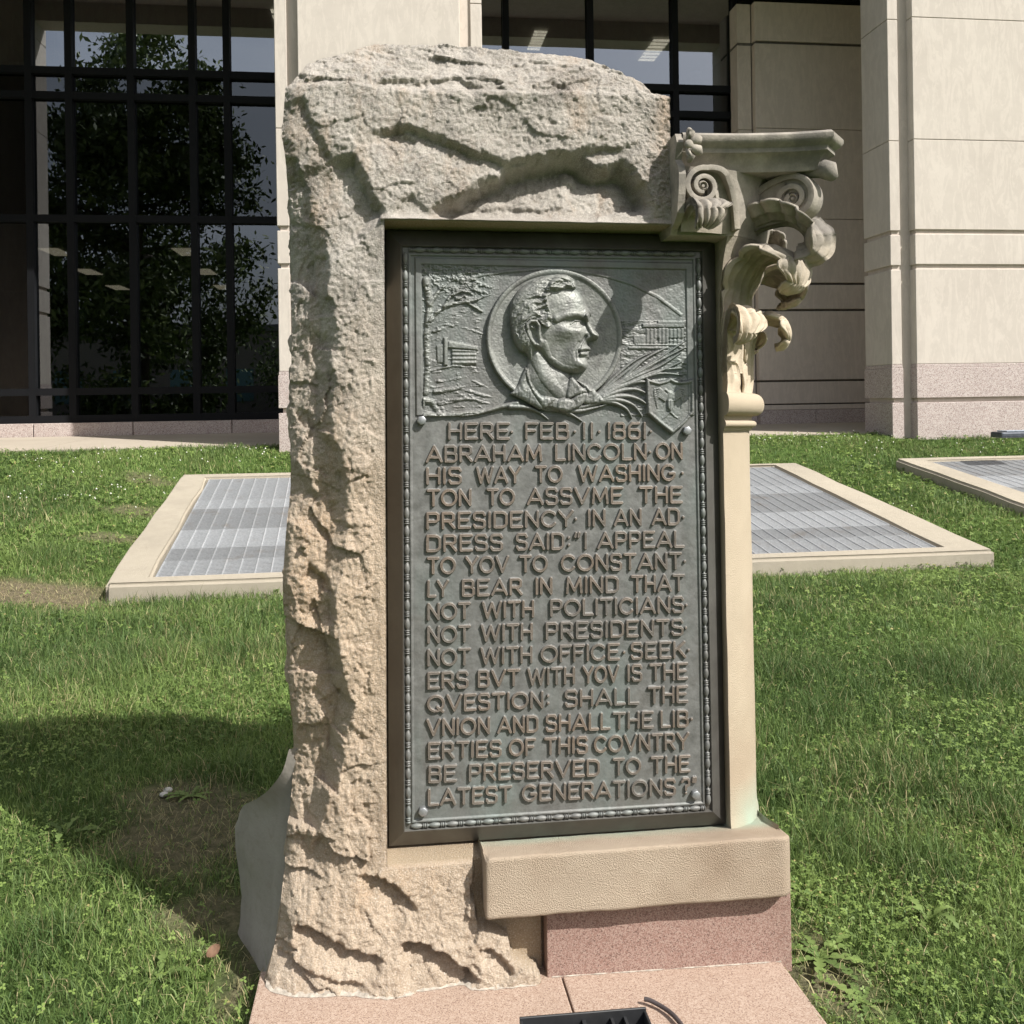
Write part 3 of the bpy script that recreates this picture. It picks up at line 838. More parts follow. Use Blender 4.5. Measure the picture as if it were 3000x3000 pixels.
# flatter close to the opening
din = np.hypot(np.maximum(-GX, 0), np.maximum(GZ - H1, 0) + np.maximum(-.004 - GZ, 0))
Y += rough * (.25 + .75 * sstep(0, .05, din))
Y = np.where(rec, np.maximum(Y, -.085), Y)
Y = np.where((GZ < .0) & (GX > P(1597, 2800, -.13).x), np.maximum(Y, -.07), Y)
# keep the lip level
lipw = np.exp(-np.maximum(GZ - H1, 0) / .012) * (GX > -.01) * (GZ >= H1 - .001)
Y = Y * (1 - lipw) + (-.125 + .006 * fbm(GX * 25, GX * 0, 3, 4)) * lipw
Y = np.where(GX > XR - .004, np.minimum(Y, -.05), Y)

nr = GX.shape[0]; r_hole0 = len(z_low) - 1; r_hole1 = len(z_low) + len(z_mid) - 1
idx = np.arange(nr * ncol).reshape(nr, ncol)
q = np.stack([idx[:-1, :-1], idx[:-1, 1:], idx[1:, 1:], idx[1:, :-1]], -1)
keep = np.ones(q.shape[:2], bool)
keep[r_hole0:r_hole1, na:] = False
Fs = [q[keep]]
V = [np.stack([GX, Y, GZ], -1).reshape(-1, 3)]; cutA = [rec.ravel().astype(float)]
nv = nr * ncol
def strip(ids, target, n, jitter, cutv, flip=False, seed=5):
    """carry a boundary row back to a target row in n steps"""
    global nv
    ids = np.asarray(ids); Va = V[0][ids]
    k = np.arange(1, n + 1)[:, None, None] / n
    G = Va[None] * (1 - k) + target[None] * k
    if jitter is not None:
        s = np.arange(len(ids)) * .0032
        jj = fbm(np.repeat(s[None] * 14, n, 0), np.repeat((np.arange(1, n + 1) * .012)[:, None] * 14, len(ids), 1), 4, seed)
        jj *= np.minimum(1, np.arange(1, n + 1) / 4.0)[:, None]
        G = G + jj[..., None] * np.array(jitter)
    base = nv; V.append(G.reshape(-1, 3)); cutA.append(np.full(G.shape[0] * G.shape[1], cutv)); nv += G.shape[0] * G.shape[1]
    full = np.concatenate([ids[None], base + np.arange(n * len(ids)).reshape(n, -1)], 0)
    f = np.stack([full[:-1, :-1], full[:-1, 1:], full[1:, 1:], full[1:, :-1]], -1).reshape(-1, 4)
    Fs.append(f[:, ::-1] if flip else f)
    return full[-1]
YBK = .36
lid_ = idx[:, 0]; Lp = V[0][lid_]
tgt = np.stack([Lp[:, 0] + .02, np.full(len(Lp), YBK), np.minimum(Lp[:, 2], 1.9)], 1)
eL = strip(lid_, tgt, 30, (.03, 0, 0), 0.0, True)
tid = idx[-1, :]; Tp = V[0][tid]
tgt = np.stack([Tp[:, 0], np.full(len(Tp), YBK), np.minimum(Tp[:, 2] - .03, 2.0)], 1)
eT = strip(tid, tgt, 30, (0, 0, .03), 0.0, False, 9)
rid = idx[r_hole1:, -1]; Rp = V[0][rid]
tgt = np.stack([Rp[:, 0], np.full(len(Rp), YBK), Rp[:, 2]], 1)
eR = strip(rid, tgt, 8, None, 1.0)
jid = idx[r_hole0:r_hole1 + 1, na]; Jp = V[0][jid]
tgt = np.stack([Jp[:, 0], np.full(len(Jp), .06), Jp[:, 2]], 1); strip(jid, tgt, 6, None, 1.0)
uid = idx[r_hole1, na:]; Up = V[0][uid]
tgt = np.stack([Up[:, 0], np.full(len(Up), .06), np.full(len(Up), H1)], 1); strip(uid, tgt, 6, None, 1.0, True)
did = idx[r_hole0, na:]; Dp = V[0][did]
tgt = np.stack([Dp[:, 0], np.full(len(Dp), .06), Dp[:, 2]], 1); strip(did, tgt, 6, None, 1.0)
sid = idx[:r_hole0 + 1, -1]; Sp = V[0][sid]
tgt = np.stack([Sp[:, 0], np.full(len(Sp), YBK), Sp[:, 2]], 1); strip(sid, tgt, 4, None, 1.0)
stone_V = np.concatenate(V); cutA = np.concatenate(cutA)
stone = np_mesh("rough_stone", stone_V, np.concatenate(Fs), M_SAND, mon, True, {"cut": cutA})
mpart(stone)
# the mass behind the plaque
bm = bmesh.new()
zc = P(1605, 2860, -.13).z - .05
box(bm, -.2, .70, .055, YBK + .02, zc, 1.70)
box(bm, .70, .90, .056, .30, zc, 1.55)
o = bm_obj("back_mass", bm, M_SAND, mon); mpart(o)

# ---- flared buttress at the foot of the left side
m = NT("smooth_sandstone")
n = m.noise(3, 5, .65); n2 = m.noise(40, 4, .65)
col = m.mix(m.ramp(n, [(.3, 0), (.7, 1)]), (.235, .215, .19), (.33, .305, .27))
col = m.mix(m.ramp(n2, [(.3, .3), (.5, 0)]), col, (.2, .17, .14))
col = m.mix(m.ramp(m.noise(2.2, 4, .6, m.mapv((3, 3, .5))), [(.55, 0), (.7, .4)]), col, (.40, .37, .33))
M_SMOOTH = m.done(col, .9, normal=m.bump(m.noise(120, 4), .4, .003), spec=.15)
prof = [(846, 2195, .015), (838, 2228, .02), (822, 2268, .03), (790, 2312, .065), (752, 2338, .12), (714, 2360, .20), (702, 2392, .25)]
top = smooth_pts([tuple(P(*p)) for p in prof], 5)
frontX = lambda z: np.interp(z, XLz, XLx)
bm = bmesh.new(); rows = []
z0 = zbot - .03
for (x, y, z) in top:
    yb_ = y; col_ = []
    for k in range(13):
        t = k / 12; zz2 = z0 + (z - z0) * t
        # outer skin runs from the stone's edge back to the flared corner
        py_ = 2900 + (2190 - 2900) * t
        g = min(1, max(0, (y - .015) / .235))
        xf = frontX(zz2) + .016
        xr = P(696, 2560, .25).x + .01 * math.sin(6 * t)
        col_.append(Vector((xf + (xr - xf) * g ** .9 if k < 12 else x, y, zz2)))
    rows.append(col_)
# rear face and inside
rear = [Vector((p.x + .06, .36, p.z)) for p in rows[-1]]
rear2 = [Vector((-.15, .37, p.z)) for p in rows[-1]]
inner = [[Vector((-.16, p.y, p.z)) for p in c] for c in rows]
allr = rows + [rear, rear2]
vv = [[bm.verts.new(p) for p in c] for c in allr]
for i in range(len(vv) - 1):
    for k in range(12):
        bm.faces.new((vv[i][k], vv[i + 1][k], vv[i + 1][k + 1], vv[i][k + 1]))
tv = [bm.verts.new((-.15, c[-1].y, c[-1].z + .01)) for c in allr]
for i in range(len(vv) - 1):
    bm.faces.new((vv[i][12], vv[i + 1][12], tv[i + 1], tv[i]))
for v in bm.verts:
    nn = fbm(np.array([v.co.y * 12 + v.co.x * 5]), np.array([v.co.z * 12]), 3, 3)[0]
    v.co.x += nn * .008
o = bm_obj("buttress", bm, M_SMOOTH, mon, smooth=True, angle=50); mpart(o)

# ---- ledge, granite base
M_DRESS = mat_limestone("dressed_sandstone", (.49, .405, .31), (.42, .34, .26), 1.0, stain=(.31, .235, .17), bumpd=.010, streak=False)
def verdigris(mat):                  # copper run-off below the plaque
    t = mat.node_tree; b = t.nodes["Principled BSDF"]; src = b.inputs["Base Color"].links[0].from_socket
    tc = t.nodes.new("ShaderNodeTexCoord"); sp = t.nodes.new("ShaderNodeSeparateXYZ"); t.links.new(tc.outputs["Object"], sp.inputs[0])
    mr_ = t.nodes.new("ShaderNodeMapRange"); mr_.inputs[1].default_value = -.075; mr_.inputs[2].default_value = -.005; t.links.new(sp.outputs[1], mr_.inputs[0])
    mz = t.nodes.new("ShaderNodeMapRange"); mz.inputs[1].default_value = .12; mz.inputs[2].default_value = .0; t.links.new(sp.outputs[2], mz.inputs[0])
    nz = t.nodes.new("ShaderNodeTexNoise"); nz.inputs["Scale"].default_value = 9; nz.inputs["Detail"].default_value = 6; t.links.new(tc.outputs["Object"], nz.inputs["Vector"])
    m1 = t.nodes.new("ShaderNodeMath"); m1.operation = 'MULTIPLY'; t.links.new(mr_.outputs[0], m1.inputs[0]); t.links.new(nz.outputs[0], m1.inputs[1])
    m2 = t.nodes.new("ShaderNodeMath"); m2.operation = 'MULTIPLY'; t.links.new(m1.outputs[0], m2.inputs[0]); t.links.new(mz.outputs[0], m2.inputs[1])
    mx = t.nodes.new("ShaderNodeMix"); mx.data_type = 'RGBA'; t.links.new(m2.outputs[0], mx.inputs[0]); t.links.new(src, mx.inputs[6]); mx.inputs[7].default_value = (.30, .44, .36, 1)
    t.links.new(mx.outputs[2], b.inputs["Base Color"])
verdigris(M_DRESS)
def rounded_block(name, x0, x1, y0, y1, z0, z1, mat, parent, rad_r=.0, topf=None, bev=.006, notch=None, seed=1):
    """block seen from above as a rectangle whose right front corner is rounded"""
    bm = bmesh.new(); n = 10; pts = [(x0, y1), (x0, y0)]
    nx = 40
    pts += [(x0 + (x1 - rad_r - x0) * i / nx, y0) for i in range(1, nx + 1)]
    if rad_r > 0: pts += [(x1 - rad_r + rad_r * math.sin(k * R(90) / n), y0 + rad_r - rad_r * math.cos(k * R(90) / n)) for k in range(1, n + 1)]
    pts += [(x1, y1)]
    nz = 14; rings = []
    for k in range(nz + 1):
        t = k / nz; rings.append([bm.verts.new((x, y, z0 + ((topf(x, y) if topf else z1) - z0) * t)) for x, y in pts])
    m_ = len(pts)
    for k in range(nz):
        for i in range(m_):
            bm.faces.new((rings[k][i], rings[k][(i + 1) % m_], rings[k + 1][(i + 1) % m_], rings[k + 1][i]))
    # top as strips towards the back
    prev = rings[-1]
    for s in range(1, 9):
        t = s / 8; cur = []
        for i, (x, y) in enumerate(pts):
            yy = y + (y1 - y) * t
            cur.append(bm.verts.new((x, yy, topf(x, yy) if topf else z1)) if (s < 8 or True) else None)
        for i in range(m_ - 1): bm.faces.new((prev[i], prev[i + 1], cur[i + 1], cur[i]))
        prev = cur
    bm.faces.new(rings[0][::-1])
    bmesh.ops.remove_doubles(bm, verts=bm.verts, dist=1e-5)
    bmesh.ops.recalc_face_normals(bm, faces=bm.faces)
    eds = [e for e in bm.edges if len(e.link_faces) == 2 and e.calc_face_angle(0) > R(30)]
    bmesh.ops.bevel(bm, geom=eds, offset=bev, segments=3, affect='EDGES', profile=.5)
    for v in bm.verts:
        nn = fbm(np.array([v.co.x * 17]), np.array([v.co.z * 17 + v.co.y * 11]), 3, seed)[0]
        v.co.y += nn * .0022; v.co.z += nn * .0018
    o = bm_obj(name, bm, mat, parent, smooth=True, angle=40); mpart(o); return o
YL = -.175
lx0 = P(1422, 2600, YL).x; lx1 = P(2314, 2560, YL + .03).x
lz0l, lz0r = P(1428, 2676, YL).z, P(2300, 2640, YL + .02).z
lz1l, lz1r = P(1430, 2514, YL).z, P(2290, 2452, YL).z
def ledge_top(x, y):
    f = (x - lx0) / (lx1 - lx0); zf = lz1l + (lz1r - lz1l) * f
    return zf + (y - YL) * (.0 - .002 - (zf)) / (-.01 - YL) if y < -.01 else -.004
ledge = rounded_block("ledge", lx0, lx1, YL, .30, (lz0l + lz0r) / 2, None, M_DRESS, mon, .035, ledge_top, .009, seed=4)
M_RED = mat_granite("red_granite", (.225, .135, .11), (.275, .175, .145), (.35, .26, .22), (.13, .08, .068), 330, .42)
gx0 = P(1603, 2800, -.13).x; gx1 = P(2314, 2720, -.12).x; gzb = P(1605, 2860, -.13).z; gzb2 = P(2316, 2812, -.13).z
bm = bmesh.new(); box(bm, gx0, gx1, -.13, .28, min(gzb, gzb2) - .03, (lz0l + lz0r) / 2 - .001); bevel(bm, .003, 2)
o = bm_obj("granite_base", bm, M_RED, mon); mpart(o)

# ---- column shaft with astragal
CXc, CYc, CR = .76, .20, .278
M_SHAFT = mat_limestone("shaft_sandstone", (.47, .395, .30), (.415, .345, .255), 1.2, stain=(.37, .295, .215), bumpd=.004, streak=False); verdigris(M_SHAFT)
XJ = .889                            # the plaque recess cuts the column here
def revolve(name, prof, mat, parent, seed=3, n=40, cap=True):
    """prof: (radius, z). From the recess cut round to the back"""
    V, F = [], []
    for (r, z) in prof:
        th0 = math.asin(min(.99, (XJ - CXc) / r)); th = np.linspace(th0, R(175), n)
        V.append(np.stack([CXc + r * np.sin(th), CYc - r * np.cos(th), np.full(n, z)], 1))
    V = np.array(V); nrr = len(prof)
    nn = fbm(V[..., 0] * 14 + V[..., 1] * 14, V[..., 2] * 9, 3, seed)
    V[..., 0] += nn * .0010; V[..., 1] -= nn * .0010
    V = V.reshape(-1, 3)
    # flat cut face towards the plaque
    cutf = []
    Vx = V.reshape(nrr, n, 3)[:, 0].copy(); Vb = Vx.copy(); Vb[:, 1] = .06; Vb[:, 0] = XJ
    o_ = len(V); V = np.concatenate([V, Vx, Vb])
    f2 = np.stack([o_ + np.arange(nrr - 1), o_ + 1 + np.arange(nrr - 1), o_ + nrr + 1 + np.arange(nrr - 1), o_ + nrr + np.arange(nrr - 1)], 1)
    ob = np_mesh(name, V, np.concatenate([grid_faces(nrr, n), f2]), mat, parent, True)
    ob.data.set_sharp_from_angle(angle=R(40))
    mpart(ob) if parent is mon else None
    return ob
z_sh0 = -.03; z_sh1 = P(2150, 1262, -.03).z
colm = revolve("column", [(CR + .006, z_sh0), (CR + .005, z_sh0 + .03), (CR + .001, z_sh0 + .05), (CR, z_sh0 + .07)] + [(CR, z) for z in np.linspace(z_sh0 + .14, z_sh1, 24)], M_SHAFT, mon)
za0, za1, za2, za3 = [P(2200, y, .03).z for y in (1252, 1232, 1218, 1152)]
tor = [(CR + .004, z_sh1)]
tor += [(CR + .010 + .011 * math.sin(t), za0 + (za1 - za0) * (.5 - .5 * math.cos(t))) for t in np.linspace(0, math.pi, 9)]
tor += [(CR + .008, za1 + .003), (CR + .008, za2 - .002)]
zc_, rz_ = (za2 + za3) / 2, (za3 - za2) / 2
tor += [(CR + .012 + .031 * max(0, math.sin(t)) ** .8, zc_ - rz_ * math.cos(t)) for t in np.linspace(0.02, math.pi - .02, 17)]
tor += [(CR - .02, za3)]
revolve("astragal", tor, M_SHAFT, colm, 8)

# ---- granite paving slabs in front
M_SLAB = mat_granite("pink_granite_slab", (.29, .205, .155), (.35, .255, .20), (.43, .34, .275), (.20, .125, .095), 330, .6)
slab_z = gzb
def slab(name, pts, label):
    """pts in plaque axes (x,y)"""
    c = Vector((sum(p[0] for p in pts) / 4, sum(p[1] for p in pts) / 4, slab_z - .12))
    e = bpy.data.objects.new(name, None); COL.objects.link(e)
    bm = bmesh.new()
    def zt_(x): return gzb + (gzb2 - gzb) * (x - gx0) / (gx1 - gx0)
    hexa(bm, [(x - c.x, y - c.y, zt_(x) - .12 - c.z) for x, y in pts], [(x - c.x, y - c.y, zt_(x) - .003 - c.z) for x, y in pts])
    bevel(bm, .004, 2)
    bpy.data.objects.remove(e)
    o = bm_obj(name, bm, M_SLAB)
    o.matrix_world = Matrix.Translation(M_ORG + M_ROT @ c) @ M_ROT.to_4x4()
    return tag(o, label, "paving slab")
def PS(px, py):                      # pixel -> point on the slab's top
    d = M_INV @ Vector(ray(px, py)); s = (gzb - _camL.z) / d.z
    return (_camL.x + d.x * s, _camL.y + d.y * s)
sL = PS(748, 2925)[0]; sJ0 = PS(1652, 2862); sJ1 = PS(1680, 2970); sJ = (sJ0[0] + sJ1[0]) / 2
sR = PS(2312, 2818)[0]; sR2 = PS(2425, 3000)[0]; sR = (sR + sR2) / 2
slab("granite_slab", [(sL, -.62), (sJ - .002, -.62), (sJ - .002, -.02), (sL, -.02)], "pink granite paving slab under the rough stone, left of the joint")
slab("granite_slab", [(sJ + .002, -.62), (sR, -.62), (sR, -.02), (sJ + .002, -.02)], "pink granite paving slab under the red granite base, right of the joint")
# mortar line between base and slab
bm = bmesh.new()
M_MORT = mat_plain("white_mortar", (.36, .32, .27), .95, 0, .4, 80, .002)
rng = np.random.default_rng(4)
xs_ = np.linspace(sL + .02, gx1 - .03, 90); prev = None
for x in xs_:
    zt_ = gzb + (gzb2 - gzb) * (x - gx0) / (gx1 - gx0)
    w_ = .002 + .004 * rng.random(); yv = -.128 if x > gx0 else float(np.interp(x, GX[3], Y[3]))
    cur = [bm.verts.new((x, yv - w_, zt_ - .002)), bm.verts.new((x, yv + .01, zt_ + .004 + .002 * rng.random())), bm.verts.new((x, yv + .04, zt_ + .004))]
    if prev and abs(prev[0].co.y - cur[0].co.y) < .03:
        for k in range(2): bm.faces.new((prev[k], cur[k], cur[k + 1], prev[k + 1]))
    prev = cur
o = bm_obj("mortar", bm, M_MORT, mon, smooth=True); mpart(o)
# dark drips on the slabs
# ---- floodlight box on the slab and its cable
fl0 = PS(1508, 2992); fl1 = PS(1866, 2958)
fw = fl1[0] - fl0[0]
fl = bpy.data.objects.new("floodlight", None); COL.objects.link(fl); fl.empty_display_size = .05
fc = Vector(((fl0[0] + fl1[0]) / 2, (fl0[1] + fl1[1]) / 2 - .195, gzb - .003))
fl.matrix_world = Matrix.Translation(M_ORG + M_ROT @ fc) @ M_ROT.to_4x4() @ Matrix.Rotation(R(-1), 4, 'Z')
tag(fl, "open black floodlight box lying on the granite slab before the plaque", "floodlight")
M_BLK = mat_plain("black_paint", (.020, .021, .023), .45, 0, .25, 40)
bm = bmesh.new(); H = .038; t = .006; hw = fw / 2; hd = .13
box(bm, -hw, hw, hd - t, hd, 0.001, H + .012); box(bm, -hw, hw, -hd, -hd + t, 0.001, H)
box(bm, -hw, -hw + t, -hd + t, hd - t, .001, H + .006); box(bm, hw - t, hw, -hd + t, hd - t, .001, H + .006)
box(bm, -hw + t, hw - t, -hd + t, hd - t, .001, .006); bevel(bm, .0012, 1)
bm_obj("housing", bm, M_BLK, fl)
bm = bmesh.new(); n = 40
rings = []
for (r, z) in ((.098, .007), (.100, .024), (.094, .030), (.085, .026), (.03, .031), (.0005, .032)):
    rings.append([bm.verts.new((-.0 + r * math.cos(k * 2 * math.pi / n), -.005 + r * math.sin(k * 2 * math.pi / n), z)) for k in range(n)])
for i in range(len(rings) - 1):
    for k in range(n): bm.faces.new((rings[i][k], rings[i][(k + 1) % n], rings[i + 1][(k + 1) % n], rings[i + 1][k]))
bm_obj("lens", bm, mat_plain("dusty_lens", (.36, .31, .24), .5, 0, .3, 50), fl, smooth=True, angle=50)
for a_, b_, c_ in ((hw * .42, .006, .02), (hw * .42 + .03, .006, .02), (-.004, .008, .098)):
    bm = bmesh.new(); box(bm, a_, a_ + b_, c_, hd - t - .001, .007, .036); bm_obj("bracket", bm, M_BLK, fl)
cp = [PS(1888, 2936), PS(1905, 2940), PS(1935, 2952), PS(1962, 2970), PS(1985, 2993), PS(2005, 3025), PS(2010, 3080)]
cp = smooth_pts([(x, y, gzb + .004 + (.003 if i < 2 else 0)) for i, (x, y) in enumerate(cp)], 6)
c0 = Vector(cp[0])
bm = bmesh.new(); tube(bm, [Vector(p) - c0 for p in cp], .0052, 10)
cb = bm_obj("power_cable", bm, mat_plain("dark_rubber", (.055, .045, .045), .6), smooth=True)
cb.matrix_world = Matrix.Translation(M_ORG + M_ROT @ c0) @ M_ROT.to_4x4()
tag(cb, "bent dark cable lying on the granite slab beside the black box", "cable")
# ================================================================== bronze plaque
m = NT("bronze")
n1 = m.noise(5, 6, .65); n2 = m.noise(26, 6, .7); n3 = m.noise(2.2, 4, .6, m.mapv((2.5, 2.5, .8)))
col = m.mix(m.ramp(n2, [(.3, 0), (.7, 1)]), (.114, .114, .109), (.195, .197, .190))
col = m.mix(m.ramp(n3, [(.50, 0), (.70, .5)]), col, (.165, .212, .198))
col = m.mix(m.ramp(n1, [(.55, 0), (.72, .5)]), col, (.115, .10, .085))
ra = m.attr("raised")
rc = m.mix(m.ramp(n1, [(.35, 0), (.65, 1)]), (.185, .135, .098), (.135, .120, .105))
col = m.mix(m.math('MULTIPLY', ra, .8), col, rc)
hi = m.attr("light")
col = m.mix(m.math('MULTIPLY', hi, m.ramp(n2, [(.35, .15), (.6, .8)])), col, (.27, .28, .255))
rg = m.ramp(n2, [(.3, .45), (.7, .64)])
M_BRONZE = m.done(col, rg, .30, m.bump(m.noise(140, 5, .7), .30, .0016, m.bump(n2, .25, .002)), .5)
m = NT("bronze_flange")
n1 = m.noise(6, 6, .65); n3 = m.noise(3, 4, .6, m.mapv((3, 3, .5)))
col = m.mix(m.ramp(n1, [(.3, 0), (.7, 1)]), (.095, .090, .082), (.150, .145, .133))
col = m.mix(m.ramp(n3, [(.5, 0), (.7, .6)]), col, (.18, .185, .17))
M_FLANGE = m.done(col, m.ramp(n1, [(.3, .38), (.7, .55)]), .5, m.bump(m.noise(60, 5, .7), .25, .002), .5)

YP = -.036
bl, br, tr, tl = P(1197.4, 2419.8, -.042), P(2077.6, 2369, -.042), P(2045, 745, -.042), P(1186.6, 730.8, -.042)
XA, XB_, ZA, ZB_ = (bl.x + tl.x) / 2, (br.x + tr.x) / 2, (bl.z + br.z) / 2, (tl.z + tr.z) / 2
PSTEP = .00125
px_ = np.arange(XA + .009, XB_ - .009, PSTEP); pz_ = np.arange(ZA + .009, ZB_ - .009, PSTEP)
HX, HZ = np.meshgrid(px_, pz_)
ppx, ppy = proj_np(HX, np.full_like(HX, YP), HZ)
cx = (ppx - 1130) / .5176; cy = (ppy - 650) / .5176      # relief coordinates
H = np.zeros_like(HX)
nz_, nx_ = HX.shape

# ---- lettering: stroke alphabet, cap height 1
def arc(x, y, rx, ry, a0, a1, n=14):
    return [(x + rx * math.cos(R(a0 + (a1 - a0) * k / n)), y + ry * math.sin(R(a0 + (a1 - a0) * k / n))) for k in range(n + 1)]
GL = {
 'A': (.86, [[(.02, 0), (.43, .96), (.84, 0)], [(.17, .28), (.69, .28)]]),
 'B': (.68, [[(.05, 0), (.05, .96), (.5, .96), (.60, .88), (.60, .62), (.5, .52), (.05, .52)], [(.5, .52), (.64, .42), (.64, .1), (.54, 0), (.05, 0)]]),
 'C': (.80, [arc(.42, .48, .40, .48, 38, 322, 22)]),
 'D': (.74, [[(.05, 0), (.05, .96), (.46, .96), (.60, .90), (.70, .76), (.70, .2), (.60, .06), (.46, 0), (.05, 0)]]),
 'E': (.66, [[(.64, .96), (.05, .96), (.05, 0), (.64, 0)], [(.05, .5), (.54, .5)]]),
 'F': (.62, [[(.62, .96), (.05, .96), (.05, 0)], [(.05, .5), (.5, .5)]]),
 'G': (.84, [arc(.42, .48, .40, .48, 42, 345, 22) + [(.80, .42), (.50, .42)]]),
 'H': (.70, [[(.05, 0), (.05, .96)], [(.65, 0), (.65, .96)], [(.05, .5), (.65, .5)]]),
 'I': (.12, [[(.06, 0), (.06, .96)]]),
 'K': (.70, [[(.05, 0), (.05, .96)], [(.64, .96), (.05, .40)], [(.26, .58), (.68, 0)]]),
 'L': (.58, [[(.05, .96), (.05, 0), (.56, 0)]]),
 'M': (.92, [[(.05, 0), (.12, .96), (.46, .14), (.80, .96), (.87, 0)]]),
 'N': (.74, [[(.05, 0), (.05, .96), (.69, 0), (.69, .96)]]),
 'O': (.92, [arc(.46, .48, .44, .48, 0, 360, 30)]),
 'P': (.66, [[(.05, 0), (.05, .96), (.5, .96), (.62, .86), (.62, .54), (.5, .44), (.05, .44)]]),
 'Q': (.96, [arc(.46, .48, .44, .48, 0, 360, 30), [(.56, .24), (.88, -.06)]]),
 'R': (.70, [[(.05, 0), (.05, .96), (.5, .96), (.62, .86), (.62, .56), (.5, .46), (.05, .46)], [(.34, .46), (.66, 0)]]),
 'S': (.66, [[(.62, .80), (.54, .96), (.14, .96), (.05, .86), (.05, .62), (.14, .52), (.52, .46), (.62, .36), (.62, .1), (.52, 0), (.12, 0), (.04, .16)]]),
 'T': (.70, [[(.02, .96), (.68, .96)], [(.35, .96), (.35, 0)]]),
 'U': (.70, [[(.05, .96), (.05, .2), (.2, 0), (.5, 0), (.65, .2), (.65, .96)]]),
 'V': (.82, [[(.02, .96), (.41, 0), (.80, .96)]]),
 'W': (1.12, [[(.02, .96), (.28, 0), (.56, .92), (.84, 0), (1.10, .96)]]),
 'Y': (.78, [[(.02, .96), (.39, .44), (.76, .96)], [(.39, .44), (.39, 0)]]),
 '1': (.14, [[(.07, 0), (.07, .96)]]),
 '8': (.66, [[(.14, .96), (.52, .96), (.60, .86), (.60, .62), (.50, .52), (.16, .52), (.06, .62), (.06, .86), (.14, .96)], [(.16, .52), (.04, .40), (.04, .1), (.14, 0), (.52, 0), (.62, .1), (.62, .40), (.50, .52)]]),
 '6': (.66, [[(.58, .96), (.2, .96), (.05, .76), (.05, .12), (.15, 0), (.52, 0), (.62, .1), (.62, .42), (.52, .54), (.05, .54)]]),
 '.': (.0, [[(0, .42), (0.001, .42)]]),
 ':': (.0, [[(0, .22), (0.001, .22)], [(0, .70), (0.001, .70)]]),
 '"': (.18, [[(.04, .98), (.01, .74)], [(.16, .98), (.13, .74)]]),
 '?': (.5, [[(.02, .78), (.12, .94), (.40, .94), (.46, .80), (.46, .58), (.26, .46), (.26, .26)], [(.26, .03), (.261, .03)]]),
}
LINES = [
 (130, 127, [("HERE", 268, 540), (".", 548, 0), ("FEB", 602, 800), (".", 822, 0), ("11", 850, 908), (".", 928, 0), ("1861", 960, 1135), (".", 1152, 0)]),
 (230, 215, [("ABRAHAM", 173, 683), ("LINCOLN", 733, 1137), (".", 1149, 0), ("ON", 1172, 1293)]),
 (325, 308, [("HIS", 173, 333), ("WAY", 392, 590), ("TO", 648, 770), ("WASHING", 835, 1262), (".", 1290, 0)]),
 (420, 405, [("TON", 178, 375), ("TO", 437, 562), ("ASSVME", 612, 1033), ("THE", 1100, 1292)]),
 (520, 500, [("PRESIDENCY", 173, 818), (".", 826, 0), ("IN", 875, 958), ("AN", 990, 1115), ("AD", 1155, 1280), (".", 1294, 0)]),
 (618, 598, [("DRESS", 173, 512), ("SAID", 563, 778), (":", 796, 0), ('"', 818, 848), ("I", 860, 872), ("APPEAL", 918, 1300)]),
 (715, 692, [("TO", 178, 305), ("YOV", 345, 537), ("TO", 580, 705), ("CONSTANT", 760, 1288), (".", 1300, 0)]),
 (815, 788, [("LY", 178, 275), ("BEAR", 328, 597), ("IN", 648, 727), ("MIND", 780, 1015), ("THAT", 1065, 1300)]),
 (915, 882, [("NOT", 178, 370), ("WITH", 417, 648), ("POLITICIANS", 712, 1298), (".", 1307, 0)]),
 (1015, 980, [("NOT", 178, 370), ("WITH", 412, 642), ("PRESIDENTS", 692, 1296), (".", 1305, 0)]),
 (1115, 1078, [("NOT", 178, 370), ("WITH", 410, 640), ("OFFICE", 672, 1018), (".", 1036, 0), ("SEEK", 1062, 1306), (".", 1316, 0)]),
 (1215, 1172, [("ERS", 178, 362), ("BVT", 397, 585), ("WITH", 615, 825), ("YOV", 855, 1015), ("IS", 1047, 1117), ("THE", 1145, 1315)]),
 (1315, 1272, [("QVESTION", 178, 688), (":", 706, 0), ("SHALL", 775, 1102), ("THE", 1138, 1315)]),
 (1418, 1378, [("VNION", 175, 455), ("AND", 483, 665), ("SHALL", 692, 978), ("THE", 985, 1165), ("LIB", 1190, 1318), (".", 1330, 0)]),
 (1520, 1475, [("ERTIES", 180, 505), ("OF", 533, 652), ("THIS", 687, 880), ("COVNTRY", 903, 1320)]),
 (1622, 1575, [("BE", 182, 310), ("PRESERVED", 358, 932), ("TO", 985, 1110), ("THE", 1150, 1325)]),
 (1722, 1672, [("LATEST", 180, 550), ("GENERATIONS", 590, 1262), ("?", 1282, 1325), ('"', 1330, 1352)]),
]
DT = np.full_like(HX, 1.0)
